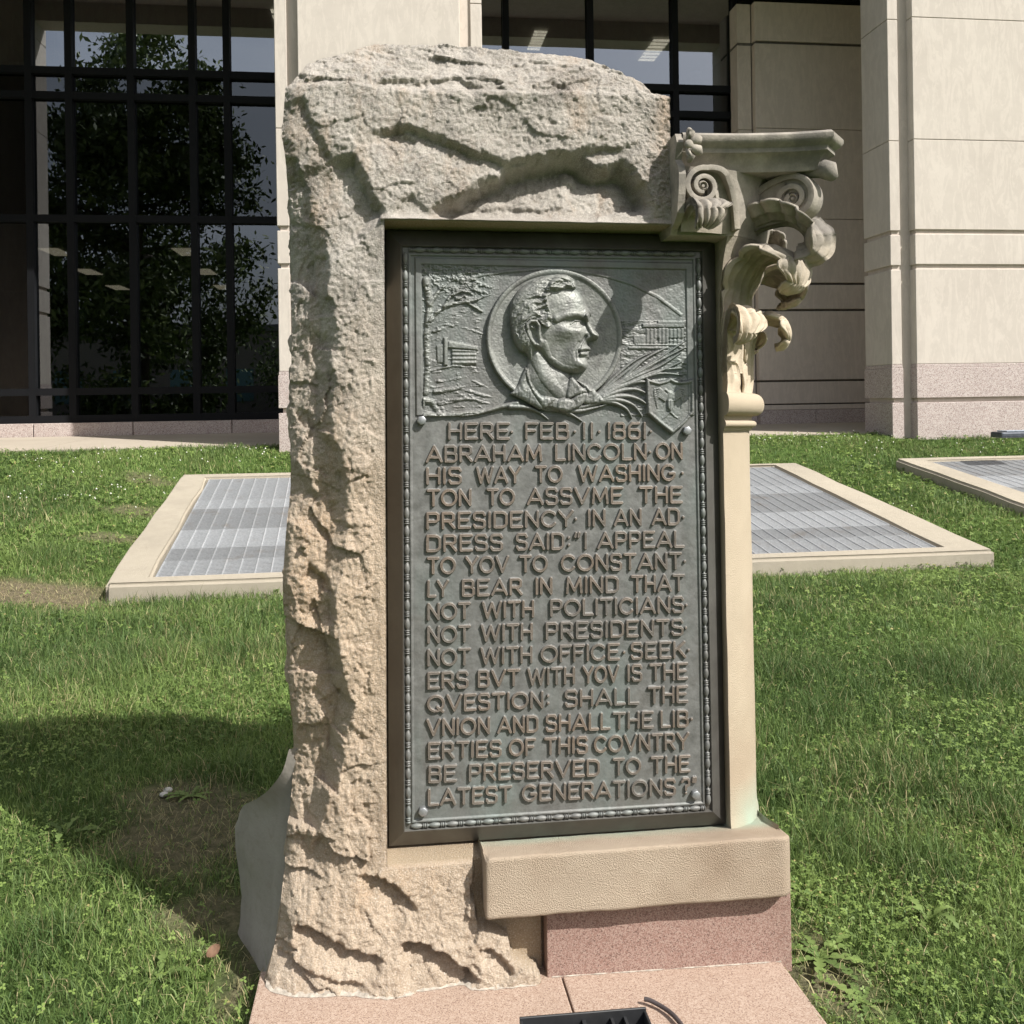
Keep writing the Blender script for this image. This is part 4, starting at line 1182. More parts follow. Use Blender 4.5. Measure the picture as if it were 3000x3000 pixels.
def seg_into(D, a, b, reach):
    i0 = max(0, int((min(a[0], b[0]) - reach - px_[0]) / PSTEP)); i1 = min(nx_, int((max(a[0], b[0]) + reach - px_[0]) / PSTEP) + 2)
    j0 = max(0, int((min(a[1], b[1]) - reach - pz_[0]) / PSTEP)); j1 = min(nz_, int((max(a[1], b[1]) + reach - pz_[0]) / PSTEP) + 2)
    if i1 <= i0 or j1 <= j0: return
    X = HX[j0:j1, i0:i1]; Z = HZ[j0:j1, i0:i1]
    dx, dz = b[0] - a[0], b[1] - a[1]; L = dx * dx + dz * dz + 1e-14
    t = np.clip(((X - a[0]) * dx + (Z - a[1]) * dz) / L, 0, 1)
    d = np.hypot(X - a[0] - t * dx, Z - a[1] - t * dz)
    D[j0:j1, i0:i1] = np.minimum(D[j0:j1, i0:i1], d)
HWS = .0034
for yl_, yr_, words in LINES:
    def base_pt(c):
        yb_ = yl_ + (yr_ - yl_) * (c - 175) / (1300 - 175)
        p = P(1130 + c * .6731, 1200 + yb_ * .6731, YP); q = P(1130 + c * .6731, 1200 + (yb_ - 71) * .6731, YP)
        return np.array([p.x, p.z]), np.array([q.x, q.z])
    for txt, c0_, c1_ in words:
        p0, q0 = base_pt(c0_); hgt = np.linalg.norm(q0 - p0) - 2 * HWS * .55
        gap = .17
        W_ = sum(GL[ch][0] for ch in txt) + gap * (len(txt) - 1)
        if c1_:
            p1, _ = base_pt(c1_); ux_ = (p1 - p0); Lw = np.linalg.norm(ux_) - 2 * HWS * .8; ux_ = ux_ / np.linalg.norm(ux_); sx = Lw / max(W_, .1)
            p0 = p0 + ux_ * HWS * .8
        else:
            ux_ = np.array([1.0, 0]); sx = hgt
        if len(txt) == 1 and txt in 'I': sx = hgt
        vz = np.array([-ux_[1], ux_[0]]); p0 = p0 + vz * HWS * .55
        x = 0.0
        for ch in txt:
            w_, strokes = GL[ch]
            for st in strokes:
                pts = [p0 + ux_ * ((x + u) * sx) + vz * (v * hgt / .96) for u, v in st]
                for a_, b_ in zip(pts[:-1], pts[1:]): seg_into(DT, a_, b_, .011)
            x += w_ + gap
wob = .0003 * fbm(HX * 120, HZ * 120, 2, 4)
let = 1 - sstep(HWS - .0004, HWS + .0009, DT + wob)
H_text = .0072 * let * (1 - .10 * sstep(HWS * .7, 0, DT))
# slight hollowing round the letters, casting texture of the ground
H += .0006 * fbm(HX * 60, HZ * 60, 4, 12) + .0008 * fbm(HX * 11, HZ * 11, 3, 15)

# ---- relief field at the top
def g(x, y, sx, sy, h, rot=0):
    c_, s_ = math.cos(R(rot)), math.sin(R(rot)); dx, dy = cx - x, cy - y
    a_ = (dx * c_ + dy * s_) / sx; b_ = (-dx * s_ + dy * c_) / sy
    return h * np.exp(-.5 * (a_ * a_ + b_ * b_))
def stroke(pts, w0, w1, h, fl=1.0):
    """tapering ridge"""
    x0, x1 = min(p[0] for p in pts) - 3 * w0, max(p[0] for p in pts) + 3 * w0
    y0, y1 = min(p[1] for p in pts) - 3 * w0, max(p[1] for p in pts) + 3 * w0
    out = np.zeros_like(H)
    msk = (cx > x0) & (cx < x1) & (cy > y0) & (cy < y1)
    if not msk.any(): return out
    d, s, t = pl_dist(cx[msk], cy[msk], pts)
    w = w0 + (w1 - w0) * t
    out[msk] = h * np.sqrt(np.clip(1 - (d / w) ** 2, 0, 1)) ** fl * (.55 + .45 * (1 - t))
    return out
def dome(pts, Rr, Hh, base=0.0, n=3):
    pts = smooth_pts(list(pts) + [pts[0]], n)
    xs_ = [p[0] for p in pts]; ys_ = [p[1] for p in pts]
    msk = (cx > min(xs_)) & (cx < max(xs_)) & (cy > min(ys_)) & (cy < max(ys_))
    out = np.zeros_like(H); ins = np.zeros(H.shape, bool)
    if not msk.any(): return out, ins
    i_ = poly_in(cx[msk], cy[msk], pts)
    d, _, _ = pl_dist(cx[msk], cy[msk], pts)
    q_ = np.clip(d / Rr, 0, 1)
    v = base + Hh * np.sqrt(np.clip(1 - (1 - q_) ** 2, 0, 1))
    out[msk] = np.where(i_, v, 0); ins[msk] = i_
    return out, ins
F_IN = (cx > 205) & (cx < 1688) & (cy > 243) & (cy < 1092)
Hr = np.zeros_like(H)
# border strip round three sides
d_in = np.minimum(np.minimum(cx - 165 - (cy - 200) * .008, 1735 + (cy - 250) * .012 - cx), cy - 203 - (cx - 165) * .02)
strip_m = (d_in > 0) & (d_in < 38) & (cy < 1095)
H = H + np.where(cy < 1095, .0045 * sstep(-3, 4, d_in) * (1 - sstep(34, 42, d_in)), 0)
inside = (d_in > 40) & (cy < 1100)
Hr += np.where(inside, -.0035, 0)
# left landscape: trees, hill, cabin, water
land = inside & (cx < 640)
tx = fbm(cx / 90 + .6 * fbm(cx / 160, cy / 160, 2, 5), cy / 38, 5, 101, .6, True)
Hr += np.where(land, (.0045 * (tx + .35)) * sstep(640, 520, cx), 0)
foliage = land & (cy < 420 + 40 * np.sin(cx / 60))
Hr += np.where(foliage, .004 * (fbm(cx / 26, cy / 20, 4, 103, .6, True) + .3), 0)
for pts, w0, w1, h_ in [([(228, 330), (252, 470), (232, 640), (240, 800), (228, 970)], 22, 16, .010),
                        ([(250, 560), (300, 500), (380, 460), (460, 455), (545, 510)], 15, 6, .009), ([(330, 480), (365, 420), (430, 392), (480, 400)], 11, 5, .008),
                        ([(400, 440), (445, 420), (470, 430), (440, 455)], 8, 6, .006), ([(250, 470), (300, 390), (350, 350)], 14, 6, .008), ([(470, 455), (540, 430), (600, 410)], 9, 4, .006),
                        ([(270, 620), (400, 585), (560, 640)], 10, 6, .004), ([(260, 840), (380, 815), (560, 830)], 8, 5, .004), ([(300, 900), (450, 880), (620, 960)], 12, 5, .004),
                        ([(280, 960), (420, 940), (560, 985), (700, 1010)], 14, 6, .005), ([(300, 1030), (460, 1000), (640, 1040)], 12, 6, .005),
                        ([(178, 1080), (215, 1010), (260, 1020), (300, 1080)], 24, 14, .010), ([(180, 1098), (340, 1097), (500, 1082), (620, 1060), (720, 1035)], 17, 13, .012)]:
    Hr = np.maximum(Hr, stroke(pts, w0, w1, h_) + np.minimum(Hr, .003))
for pts, h_ in [([(326, 655), (350, 655), (352, 815), (326, 815)], .009), ([(350, 672), (520, 705), (524, 730), (350, 715)], .007), ([(372, 718), (515, 730), (515, 812), (372, 815)], .0045), ([(285, 700), (326, 690), (326, 800), (290, 800)], .004)]:
    o_, i_ = dome(pts, 8, h_, 0, 1); Hr = np.where(i_, np.maximum(Hr, o_), Hr)
logs = poly_in(cx, cy, [(372, 718), (515, 730), (515, 812), (372, 815)])
Hr += np.where(logs, .0012 * np.sin(cy / 3.6), 0)
# the arc of sky and the capitol at the right
Hr = np.maximum(Hr, np.where(inside, stroke([(440, 335), (540, 302), (680, 282), (860, 268), (1060, 272), (1240, 305), (1400, 355), (1540, 425), (1670, 525)], 9, 9, .0035, .5), -1))
right = inside & (cx > 1330)
Hr += np.where(right & (cy < 560), .0012 * fbm(cx / 40, cy / 40, 4, 107), 0)
Hr += np.where(right & (cy > 560), .003 * (fbm(cx / 60, cy / 22, 4, 109, .6, True) + .2), 0)
for x0, x1, y0, y1, h_ in [(1450, 1690, 575, 600, .005), (1465, 1690, 604, 660, .003), (1535, 1690, 560, 580, .005), (1400, 1520, 640, 690, .003), (1370, 1600, 705, 722, .005), (1545, 1600, 600, 690, .004), (1420, 1690, 690, 704, .004)]:
    o_, i_ = dome([(x0, y0), (x1, y0), (x1, y1), (x0, y1)], 6, h_, 0, 1); Hr = np.where(i_ & inside, np.maximum(Hr, o_), Hr)
cols = right & (cy > 604) & (cy < 690) & (cx > 1465)
Hr += np.where(cols, .0011 * np.sin(cx / 3.5), 0)
# medallion
MX, MY, MR = 951, 655, 384
rr = np.hypot(cx - MX, (cy - MY))
med_in = (rr < MR) & (cy < 1085)
dish = .0035 + .0085 * (rr / MR) ** 3
rim = .0045 * np.clip(1 - ((rr - (MR - 14)) / 15) ** 2, 0, 1) ** .5
Hm = np.where(med_in, dish + rim, -1)
Hm = np.where((rr > MR - 4) & med_in, np.minimum(Hm, .012), Hm)
Hr = np.maximum(Hr, Hm)
Hm_mask = med_in.copy()
# head, in three-quarter view looking right
HEAD = [(815, 790), (785, 750), (745, 722), (712, 650), (699, 570), (702, 490), (724, 425), (768, 376), (830, 336), (900, 313), (968, 305), (1030, 318), (1060, 348), (1066, 384), (1090, 408), (1114, 445), (1130, 482), (1150, 505), (1158, 530), (1143, 556), (1152, 590), (1176, 622), (1196, 648), (1186, 669), (1152, 677), (1138, 694), (1150, 716), (1152, 735), (1140, 751), (1147, 768), (1133, 790), (1137, 815), (1122, 842), (1085, 857), (1040, 860), (985, 846), (930, 815), (880, 760), (850, 740)]
hd, hm = dome(HEAD, 150, .030, .014, 5)
NECK = [(795, 690), (850, 700), (940, 800), (1030, 850), (1040, 900), (1060, 960), (1010, 1020), (880, 1000), (785, 900), (800, 800)]
nk, nm = dome(NECK, 120, .016, .009, 3)
nk += np.where(nm, stroke([(850, 760), (900, 880), (980, 985)], 48, 30, .005), 0)
sk = np.where(hm, 1.0, 0)
det = np.zeros_like(H)
det += g(1005, 622, 62, 34, .009, -15) + g(985, 722, 42, 60, -.0105) + g(1080, 470, 60, 60, .003) + g(930, 470, 50, 60, .002)
det += stroke([(950, 560), (1000, 540), (1060, 532), (1105, 545), (1125, 560)], 24, 15, .0085)
det += g(1066, 584, 38, 19, -.0135) + g(1010, 590, 30, 20, -.003) + g(1148, 545, 10, 18, -.006)
det += g(1070, 588, 17, 11, .0070) + stroke([(1030, 588), (1055, 570), (1085, 570), (1100, 582)], 5, 4, .0030) + stroke([(1035, 602), (1065, 608), (1095, 600)], 5, 4, .0020)
det += stroke([(1128, 545), (1140, 585), (1160, 622), (1182, 652)], 20, 26, .013) + g(1178, 652, 16, 15, .006) + g(1140, 664, 17, 13, .007) + g(1118, 640, 14, 30, -.004)
det += stroke([(1118, 655), (1092, 695), (1076, 735), (1080, 765)], 10, 6, -.006) + stroke([(1075, 690), (1055, 740), (1062, 790)], 9, 5, -.0025)
det += stroke([(1078, 742), (1115, 736), (1150, 734)], 5, 4, -.006) + stroke([(1085, 728), (1120, 720), (1148, 723)], 10, 7, .005) + stroke([(1092, 754), (1122, 753), (1143, 750)], 11, 8, .006)
det += g(1105, 775, 26, 8, -.004) + g(1098, 822, 34, 24, .0075) + stroke([(870, 705), (905, 785), (985, 836), (1070, 850)], 34, 20, .0035)
det += g(930, 640, 40, 60, -.003) + stroke([(1000, 480), (1060, 470), (1110, 490)], 6, 4, -.0006)
EAR = [(788, 618), (786, 592), (806, 574), (836, 576), (852, 600), (852, 640), (866, 690), (858, 712), (832, 700), (806, 664), (792, 636), (788, 618)]
det += stroke(EAR, 11, 11, .011) + g(826, 640, 17, 34, -.009) + stroke([(812, 606), (832, 612), (838, 650)], 7, 5, .006) + g(872, 640, 12, 50, -.004)
HAIR = [(699, 570), (702, 490), (724, 425), (768, 376), (830, 336), (900, 313), (968, 305), (1030, 318), (1062, 350), (1066, 386), (1010, 392), (945, 402), (905, 432), (893, 475), (912, 520), (925, 575), (905, 612), (868, 590), (850, 572), (820, 560), (785, 575), (770, 610), (790, 660), (805, 700), (770, 742), (738, 715), (712, 650)]
_, hairm = dome(HAIR, 30, .01, 0, 2)
ang_ = np.arctan2(cy - 640, cx - 960); rad_ = np.hypot(cx - 960, cy - 640)
strand = fbm(ang_ * 2.3 + .5 * fbm(cx / 90, cy / 90, 2, 3), rad_ / 30 + .9 * fbm(cx / 80, cy / 80, 2, 4) + ang_ * 1.1, 3, 121, .5, True)
strand2 = fbm(cx / 34 + .7 * fbm(cx / 60, cy / 60, 2, 8), cy / 18, 4, 125, .6, True)
hw_ = np.where(hairm, 1.0, 0.0)
det += hw_ * (.0050 + .0070 * strand + .0012 * strand2)
det += stroke([(930, 372), (965, 335), (1010, 325), (1050, 345), (1058, 372)], 26, 16, .010) + stroke([(900, 400), (920, 360), (960, 350)], 14, 8, .007) + stroke([(950, 395), (1000, 372), (1055, 380)], 13, 9, .007)
det += stroke([(880, 430), (900, 500), (905, 560)], 12, 8, .004)
det += .0007 * fbm(cx / 26, cy / 26, 3, 131, .5) * (1 - hw_)
Hh = np.where(hm, hd + det, 0)
Hn = np.where(nm, nk + .001 * fbm(cx / 18, cy / 30, 3, 9), 0)
# coat, collar, tie
parts = []
for pts, rr_, hh_, bb_ in [([(700, 975), (745, 925), (790, 820), (800, 900), (845, 975), (900, 1055), (862, 1062), (790, 1020)], 30, .009, .014), ([(780, 860), (800, 830), (812, 900), (870, 985), (960, 1000), (900, 1055), (868, 1040), (815, 960)], 22, .009, .017),
                            ([(1030, 895), (1050, 880), (1090, 925), (1135, 965), (1070, 985), (1020, 1005), (1015, 950)], 22, .009, .016), ([(1075, 900), (1130, 920), (1225, 1000), (1215, 1028), (1110, 1030), (1090, 985), (1130, 965)], 26, .008, .012),
                            ([(885, 1045), (930, 1005), (985, 1000), (1000, 1040), (985, 1068), (920, 1050)], 16, .008, .014), ([(1040, 1005), (1110, 965), (1140, 985), (1100, 1040), (1060, 1060), (1035, 1040)], 16, .008, .014),
                            ([(962, 1010), (1005, 998), (1055, 1012), (1062, 1055), (1015, 1078), (962, 1060)], 22, .010, .018)]:
    o_, i_ = dome(pts, rr_, hh_, bb_, 2)
    o_ = o_ + np.where(i_, .0025 * fbm(cx / 40 + cy / 90, cy / 90 - cx / 60, 3, 141, .6, True), 0)
    parts.append((o_, i_))
Hp = np.maximum(Hh, Hn); port_m = hm | nm
for o_, i_ in parts: Hp = np.maximum(Hp, np.where(i_, o_, 0)); port_m |= i_
Hr = np.where(port_m, np.maximum(Hr, Hp), Hr)
# palm branch
palm = np.zeros_like(H)
LV = [([(1212, 988), (1350, 898), (1520, 800), (1690, 712)], 12, .010), ([(1216, 986), (1345, 905), (1480, 830), (1600, 745)], 12, .009), ([(1222, 990), (1370, 915), (1530, 845), (1676, 828)], 12, .010), ([(1206, 980), (1300, 895), (1420, 800), (1540, 728)], 11, .008), ([(1205, 985), (1330, 900), (1500, 800), (1684, 680)], 13, .010), ([(1215, 985), (1340, 890), (1460, 780), (1580, 715)], 12, .009), ([(1215, 990), (1360, 900), (1540, 820), (1668, 740)], 13, .010),
      ([(1220, 985), (1360, 920), (1540, 850), (1672, 790)], 13, .011), ([(1200, 975), (1290, 880), (1400, 790), (1500, 740)], 11, .008), ([(1210, 995), (1380, 915), (1540, 860), (1676, 868)], 12, .011),
      ([(1230, 985), (1330, 930), (1440, 905), (1535, 915)], 16, .012), ([(1225, 995), (1330, 955), (1420, 950), (1505, 990)], 16, .013), ([(1225, 1005), (1340, 985), (1430, 1005), (1495, 1050)], 16, .013),
      ([(1225, 1010), (1320, 1010), (1400, 1040), (1448, 1102)], 15, .013), ([(1215, 1015), (1290, 1025), (1360, 1060), (1390, 1112)], 14, .012),
      ([(1200, 1020), (1100, 1050), (1000, 1060), (880, 1040)], 15, .012), ([(890, 1045), (960, 1060), (1040, 1085), (1108, 1128)], 15, .012), ([(700, 1045), (790, 1050), (860, 1075), (918, 1118)], 14, .012),
      ([(740, 1028), (640, 1050), (520, 1085), (420, 1100)], 14, .010), ([(1000, 1065), (1090, 1070), (1190, 1050), (1260, 1030)], 14, .011), ([(900, 1060), (985, 1070), (1050, 1095), (1090, 1110)], 10, .009)]
for pts, w_, h_ in LV: palm = np.maximum(palm, stroke(smooth_pts(pts, 4), w_ * 1.35, 4, h_ + .004, .8))
palm_m = palm > .0022
Hr = np.maximum(Hr, np.where(palm_m, palm + np.where(rr < MR, .006, 0), -1))
# shield with eagle
SH = [(1466, 882), (1500, 896), (1540, 906), (1578, 896), (1604, 882), (1630, 896), (1660, 904), (1700, 898), (1735, 886), (1738, 980), (1738, 1082), (1690, 1140), (1615, 1202), (1535, 1140), (1474, 1085), (1468, 980)]
sd_, sm = dome(SH, 9, .011, .005, 1)
dsh, _, _ = pl_dist(cx, cy, SH + [SH[0]])
eg = np.maximum.reduce([stroke([(1600, 975), (1598, 1040), (1604, 1075)], 20, 10, .005), stroke([(1590, 965), (1575, 950), (1560, 958)], 9, 5, .005)] +
     [stroke([(1588 - k * 3, 985 + k * 6), (1545 - k * 2, 945 + k * 9), (1515 + k * 2, 950 + k * 13), (1510 + k * 4, 985 + k * 14)], 6, 3, .004) for k in range(6)] +
     [stroke([(1612 + k * 3, 985 + k * 6), (1650 + k * 2, 945 + k * 9), (1680 - k * 2, 950 + k * 13), (1684 - k * 4, 985 + k * 14)], 6, 3, .004) for k in range(6)] +
     [stroke([(1596, 1080), (1575 - 8 * k, 1108 + 4 * k)], 5, 3, .003) for k in range(3)] + [stroke([(1606, 1080), (1630 + 8 * k, 1106 + 4 * k)], 5, 3, .003) for k in range(3)])
eg += np.where(poly_in(cx, cy, [(1585, 1010), (1622, 1010), (1622, 1050), (1603, 1072), (1585, 1050)]), .003 + .0008 * np.sin(cx / 1.9), 0)
Hs = np.where(sm, sd_ - .0045 * sstep(14, 22, dsh) + eg * (dsh > 20), -1)
Hr = np.where(sm, np.maximum(Hs, .004), Hr)
relief_zone = inside | palm_m | sm | port_m | Hm_mask
Hr += np.where(relief_zone, .0007 * fbm(cx / 9, cy / 9, 3, 151), 0)
Htot = np.where(relief_zone, H * .4 + Hr, H)
text_m = (let > .45) & ~relief_zone
Htot = np.maximum(Htot, np.where(~sm & ~palm_m, H + H_text, -1) * (cy > 1095) + Htot * (cy <= 1095))
# edge fillet next to the beads
de = np.minimum(np.minimum(HX - px_[0], px_[-1] - HX), np.minimum(HZ - pz_[0], pz_[-1] - HZ))
Htot += np.where(~sm, .004 * (1 - sstep(.004, .0055, de)), 0)
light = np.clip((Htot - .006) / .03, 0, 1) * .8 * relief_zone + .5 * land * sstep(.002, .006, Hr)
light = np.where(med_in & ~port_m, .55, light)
raised = np.where(text_m | (let > .3) & ~relief_zone, let, 0)

plaque_V = np.stack([HX, YP - Htot, HZ], -1).reshape(-1, 3)
ii = np.arange(nz_ * nx_).reshape(nz_, nx_)
fq = np.stack([ii[:-1, :-1], ii[:-1, 1:], ii[1:, 1:], ii[1:, :-1]], -1).reshape(-1, 4)
def sub(mask): return mask[:-1, :-1].ravel()
lab = np.zeros((nz_, nx_), np.int8)
lab[relief_zone & ~Hm_mask] = 5
lab[Hm_mask] = 2; lab[palm_m & ~port_m] = 4; lab[port_m & (Hr <= np.maximum(Hp, 0) + .002)] = 1; lab[sm] = 3; lab[text_m] = 6
labf = sub(lab)
def piece(name, code, parent):
    f = fq[labf == code]
    u, inv = np.unique(f, return_inverse=True)
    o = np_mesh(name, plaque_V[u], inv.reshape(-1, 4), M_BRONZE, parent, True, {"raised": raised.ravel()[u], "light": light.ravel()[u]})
    if parent is mon: mpart(o)
    return o
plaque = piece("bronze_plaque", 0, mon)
for nm_, code in (("portrait", 1), ("medallion", 2), ("shield", 3), ("palm_branch", 4), ("landscape_relief", 5), ("inscription", 6)): piece(nm_, code, plaque)
# flange
bm = bmesh.new()
OX0, OX1, OZ0, OZ1 = .004, .892, .002, 1.574
rect = lambda x0, x1, z0, z1, y: [bm.verts.new(p) for p in ((x0, y, z0), (x1, y, z0), (x1, y, z1), (x0, y, z1))]
rs = [rect(OX0, OX1, OZ0, OZ1, .05), rect(OX0, OX1, OZ0, OZ1, -.006), rect(OX0 + .003, OX1 - .003, OZ0 + .003, OZ1 - .003, -.010), rect(XA - .013, XB_ + .013, ZA - .013, ZB_ + .013, -.043), rect(XA - .010, XB_ + .010, ZA - .010, ZB_ + .010, -.045), rect(XA - .006, XB_ + .006, ZA - .006, ZB_ + .006, -.037), rect(XA + .0095, XB_ - .0095, ZA + .0095, ZB_ - .0095, -.037)]
for a_, b_ in zip(rs[:-1], rs[1:]):
    for k in range(4): bm.faces.new((a_[k], a_[(k + 1) % 4], b_[(k + 1) % 4], b_[k]))
bm_obj("frame", bm, M_FLANGE, plaque)
# bead and reel
V, F = [], []; nvb = 0
def lathe_line(p0, p1):
    global nvb
    L = np.linalg.norm(p1 - p0); d = (p1 - p0) / L; npit = round(L / .046); pit = L / npit
    s, r = [], []
    for k in range(npit):
        o_ = k * pit
        q_ = pit / .046
        for t in np.linspace(0, 1, 9): s.append(o_ + q_ * (.001 + .0285 * t)); r.append(.0028 + .0042 * math.sin(math.pi * t) ** .7)
        for t in np.linspace(0, 1, 4): s.append(o_ + q_ * (.0300 + .0026 * t)); r.append(.0030 + .0042 * math.sin(math.pi * t) ** .5)
        for t in np.linspace(0, 1, 5): s.append(o_ + q_ * (.0330 + .0065 * t)); r.append(.0030 + .0030 * math.sin(math.pi * t) ** .7)
        for t in np.linspace(0, 1, 4): s.append(o_ + q_ * (.0400 + .0026 * t)); r.append(.0030 + .0042 * math.sin(math.pi * t) ** .5)
    s = np.array(s); r = np.array(r); n = 12
    e1 = np.array([0, -1, 0]); e2 = np.cross(d, e1)
    a_ = np.linspace(R(-100), R(100), n)
    v = p0 + d * s[:, None, None] + r[:, None, None] * (e1 * np.cos(a_)[None, :, None] + e2 * np.sin(a_)[None, :, None])
    V.append(v.reshape(-1, 3)); F.append(grid_faces(len(s), n, nvb)); nvb += len(s) * n
yb_ = -.0395
c_ = [np.array([XA, yb_, ZA]), np.array([XB_, yb_, ZA]), np.array([XB_, yb_, ZB_]), np.array([XA, yb_, ZB_])]
for k in range(4):
    d_ = (c_[(k + 1) % 4] - c_[k]); d_ = d_ / np.linalg.norm(d_)
    lathe_line(c_[k] + d_ * .006, c_[(k + 1) % 4] - d_ * .006)
m_ = M_FLANGE
o = np_mesh("beading", np.concatenate(V), np.concatenate(F), M_BRONZE, plaque, True)
# hexagon bolts
M_BOLT = mat_plain("grey_bolt", (.30, .31, .32), .42, .6, .2, 60)
for px, py in ((1235, 1232), (1239, 2374), (2035, 2325), (2010, 1262)):
    p = P(px, py, YP)
    bm = bmesh.new(); k6 = 6; rg_ = [[], [], []]
    for j, (rad, y) in enumerate(((.0125, 0.002), (.0125, -.013), (.0105, -.0150))):
        rg_[j] = [bm.verts.new((rad * math.cos(R(60 * k + 12)), y, rad * math.sin(R(60 * k + 12)))) for k in range(6)]
    for j in range(2):
        for k in range(6): bm.faces.new((rg_[j][k], rg_[j][(k + 1) % 6], rg_[j + 1][(k + 1) % 6], rg_[j + 1][k]))
    bm.faces.new(rg_[2]); bm.faces.new(rg_[0][::-1])
    bevel(bm, .0012, 1)
    o = bm_obj("bolt", bm, M_BOLT, plaque, smooth=True, angle=35); o.location = (p.x, YP, p.z)
# ================================================================== capital
m = NT("carved_stone")
S = m.sep(); n1 = m.noise(5, 6, .65); n2 = m.noise(22, 6, .7)
zz5 = m.math('ADD', S[2], m.math('MULTIPLY', m.math('SUBTRACT', n1, .5), .25))
mr = m.n("ShaderNodeMapRange"); mr.inputs[1].default_value = 1.36; mr.inputs[2].default_value = 1.62; m.l(zz5, mr.inputs[0])
tan = m.mix(m.ramp(n2, [(.3, 0), (.7, 1)]), (.41, .345, .262), (.52, .445, .345))
gry = m.mix(m.ramp(n2, [(.3, 0), (.7, 1)]), (.235, .213, .182), (.385, .35, .30))
col = m.mix(mr.outputs[0], tan, gry)
col = m.mix(m.math('MULTIPLY', m.ramp(n1, [(.46, 0), (.62, .75)]), mr.outputs[0]), col, (.13, .122, .112))
M_CAP = m.done(col, .92, normal=m.bump(m.noise(170, 4, .65), .45, .003, m.bump(m.noise(60, 4), .3, .003)), spec=.15)

def clampx(V):
    lo = np.where(V[:, 2] < 1.535, XJ, .754)
    V[:, 0] = np.maximum(V[:, 0], lo); return V
def pol(th, r, z): return np.stack([CXc + r * np.sin(th), CYc - r * np.cos(th), z], -1)
cap_root = revolve("capital", [(.277, 1.143), (.270, 1.18), (.268, 1.30), (.278, 1.42), (.305, 1.50), (.335, 1.555)], M_CAP, colm, 5, 48)
def cpart(name, V, F, mat=None):
    return np_mesh(name, clampx(np.asarray(V, float)), F, mat or M_CAP, cap_root, True)
# upper bell behind the scrolls
thb = np.linspace(R(-4), R(175), 50)
pr = [(.335, 1.556), (.345, 1.60), (.355, 1.65), (.362, 1.695), (.37, 1.716)]
Vb = np.concatenate([pol(thb, np.full(50, r), np.full(50, z)) for r, z in pr])
cpart("bell", Vb, grid_faces(len(pr), 50))
# cut block over the plaque's corner
bm = bmesh.new()
prof = [(.30, 1.80), (-.165, 1.80), (-.178, 1.775), (-.160, 1.735), (-.182, 1.714), (-.192, 1.69), (-.185, 1.64), (-.176, 1.615), (-.172, 1.595), (-.150, 1.578), (-.118, 1.566), (-.110, 1.552), (.06, 1.552), (.30, 1.552)]
def blk(x0, x1, pts):
    a_ = [bm.verts.new((x0, y, z)) for y, z in pts]; b_ = [bm.verts.new((x1, y, z)) for y, z in pts]
    bm.faces.new(a_); bm.faces.new(b_[::-1])
    for i in range(len(pts)): bm.faces.new((a_[i], a_[(i + 1) % len(pts)], b_[(i + 1) % len(pts)], b_[i]))
blk(.734, .752, prof)
blk(.750, .905, [(.06, 1.79), (-.10, 1.79), (-.10, 1.60), (-.108, 1.575), (-.108, 1.553), (.06, 1.553)])
o = bm_obj("cut_block", bm, M_CAP, cap_root)

def leaf(name, th, path, hw, flutes=5, cup=0.0, amp=.006, teeth=5, thick=.012, tipw=.35, lean=0.0, notch=.36):
    pts = np.array(smooth_pts(path, 12)); ns = len(pts); ntt = 61
    r = pts[:, 0]; z = pts[:, 1]
    d = np.gradient(pts, axis=0); d /= np.linalg.norm(d, axis=1)[:, None]
    nrm_r, nrm_z = d[:, 1], -d[:, 0]               # outward normal in the r-z plane
    s = np.linspace(0, 1, ns)[:, None]; t = np.linspace(-1, 1, ntt)[None]
    w = hw * (1 - (1 - tipw) * sstep(.62, 1.0, s)) * (.92 + .12 * np.sin(s * math.pi))
    w = w * (1 - notch * (1 - np.abs(np.sin(s * math.pi * teeth)) ** .5) * sstep(.05, .2, s))
    ofs = amp * ((1 - 2 * np.abs(np.sin(t * math.pi * flutes * .5 + s * .8)) ** .6) * (1 - .3 * np.abs(t))) * sstep(.0, .12, s) + .006 * np.exp(-(t / .09) ** 2)
    ofs = ofs - .35 * amp * np.abs(np.sin(s * math.pi * teeth + np.abs(t) * 2.0)) * sstep(.25, .6, np.abs(t)) * 2.2
    ofs = ofs - cup * t ** 2 + .0015 * fbm(t * 6 + 0 * s, s * 14 + 0 * t, 3, 5)
    out = []
    for k in (0, 1):
        oo = ofs - k * thick * (1 - .5 * t ** 2)
        rr_ = r[:, None] + oo * nrm_r[:, None]; zz6 = z[:, None] + oo * nrm_z[:, None]
        rb = np.maximum(r[:, None], .26)
        th_ = th + t * w / np.minimum(rb, .34) + lean * s
        out.append(np.stack([CXc + rr_ * np.sin(th_), CYc - rr_ * np.cos(th_), zz6], -1))
    V = np.concatenate([out[0].reshape(-1, 3), out[1].reshape(-1, 3)]); n0 = ns * ntt
    F = [grid_faces(ns, ntt), grid_faces(ns, ntt, n0, True)]
    i_ = np.arange(ns * ntt).reshape(ns, ntt)
    for row in (i_[0], i_[-1], i_[:, 0], i_[:, -1]):
        F.append(np.stack([row[:-1], row[1:], row[1:] + n0, row[:-1] + n0], 1))
    return cpart(name, V, np.concatenate(F))
row1 = [(.283, 1.145), (.284, 1.20), (.288, 1.26), (.297, 1.31), (.318, 1.345), (.347, 1.355), (.372, 1.340), (.382, 1.312), (.372, 1.288), (.352, 1.282)]
row2 = [(.281, 1.20), (.282, 1.28), (.288, 1.36), (.300, 1.43), (.328, 1.485), (.368, 1.512), (.410, 1.508), (.440, 1.482), (.446, 1.450), (.430, 1.425), (.405, 1.420)]
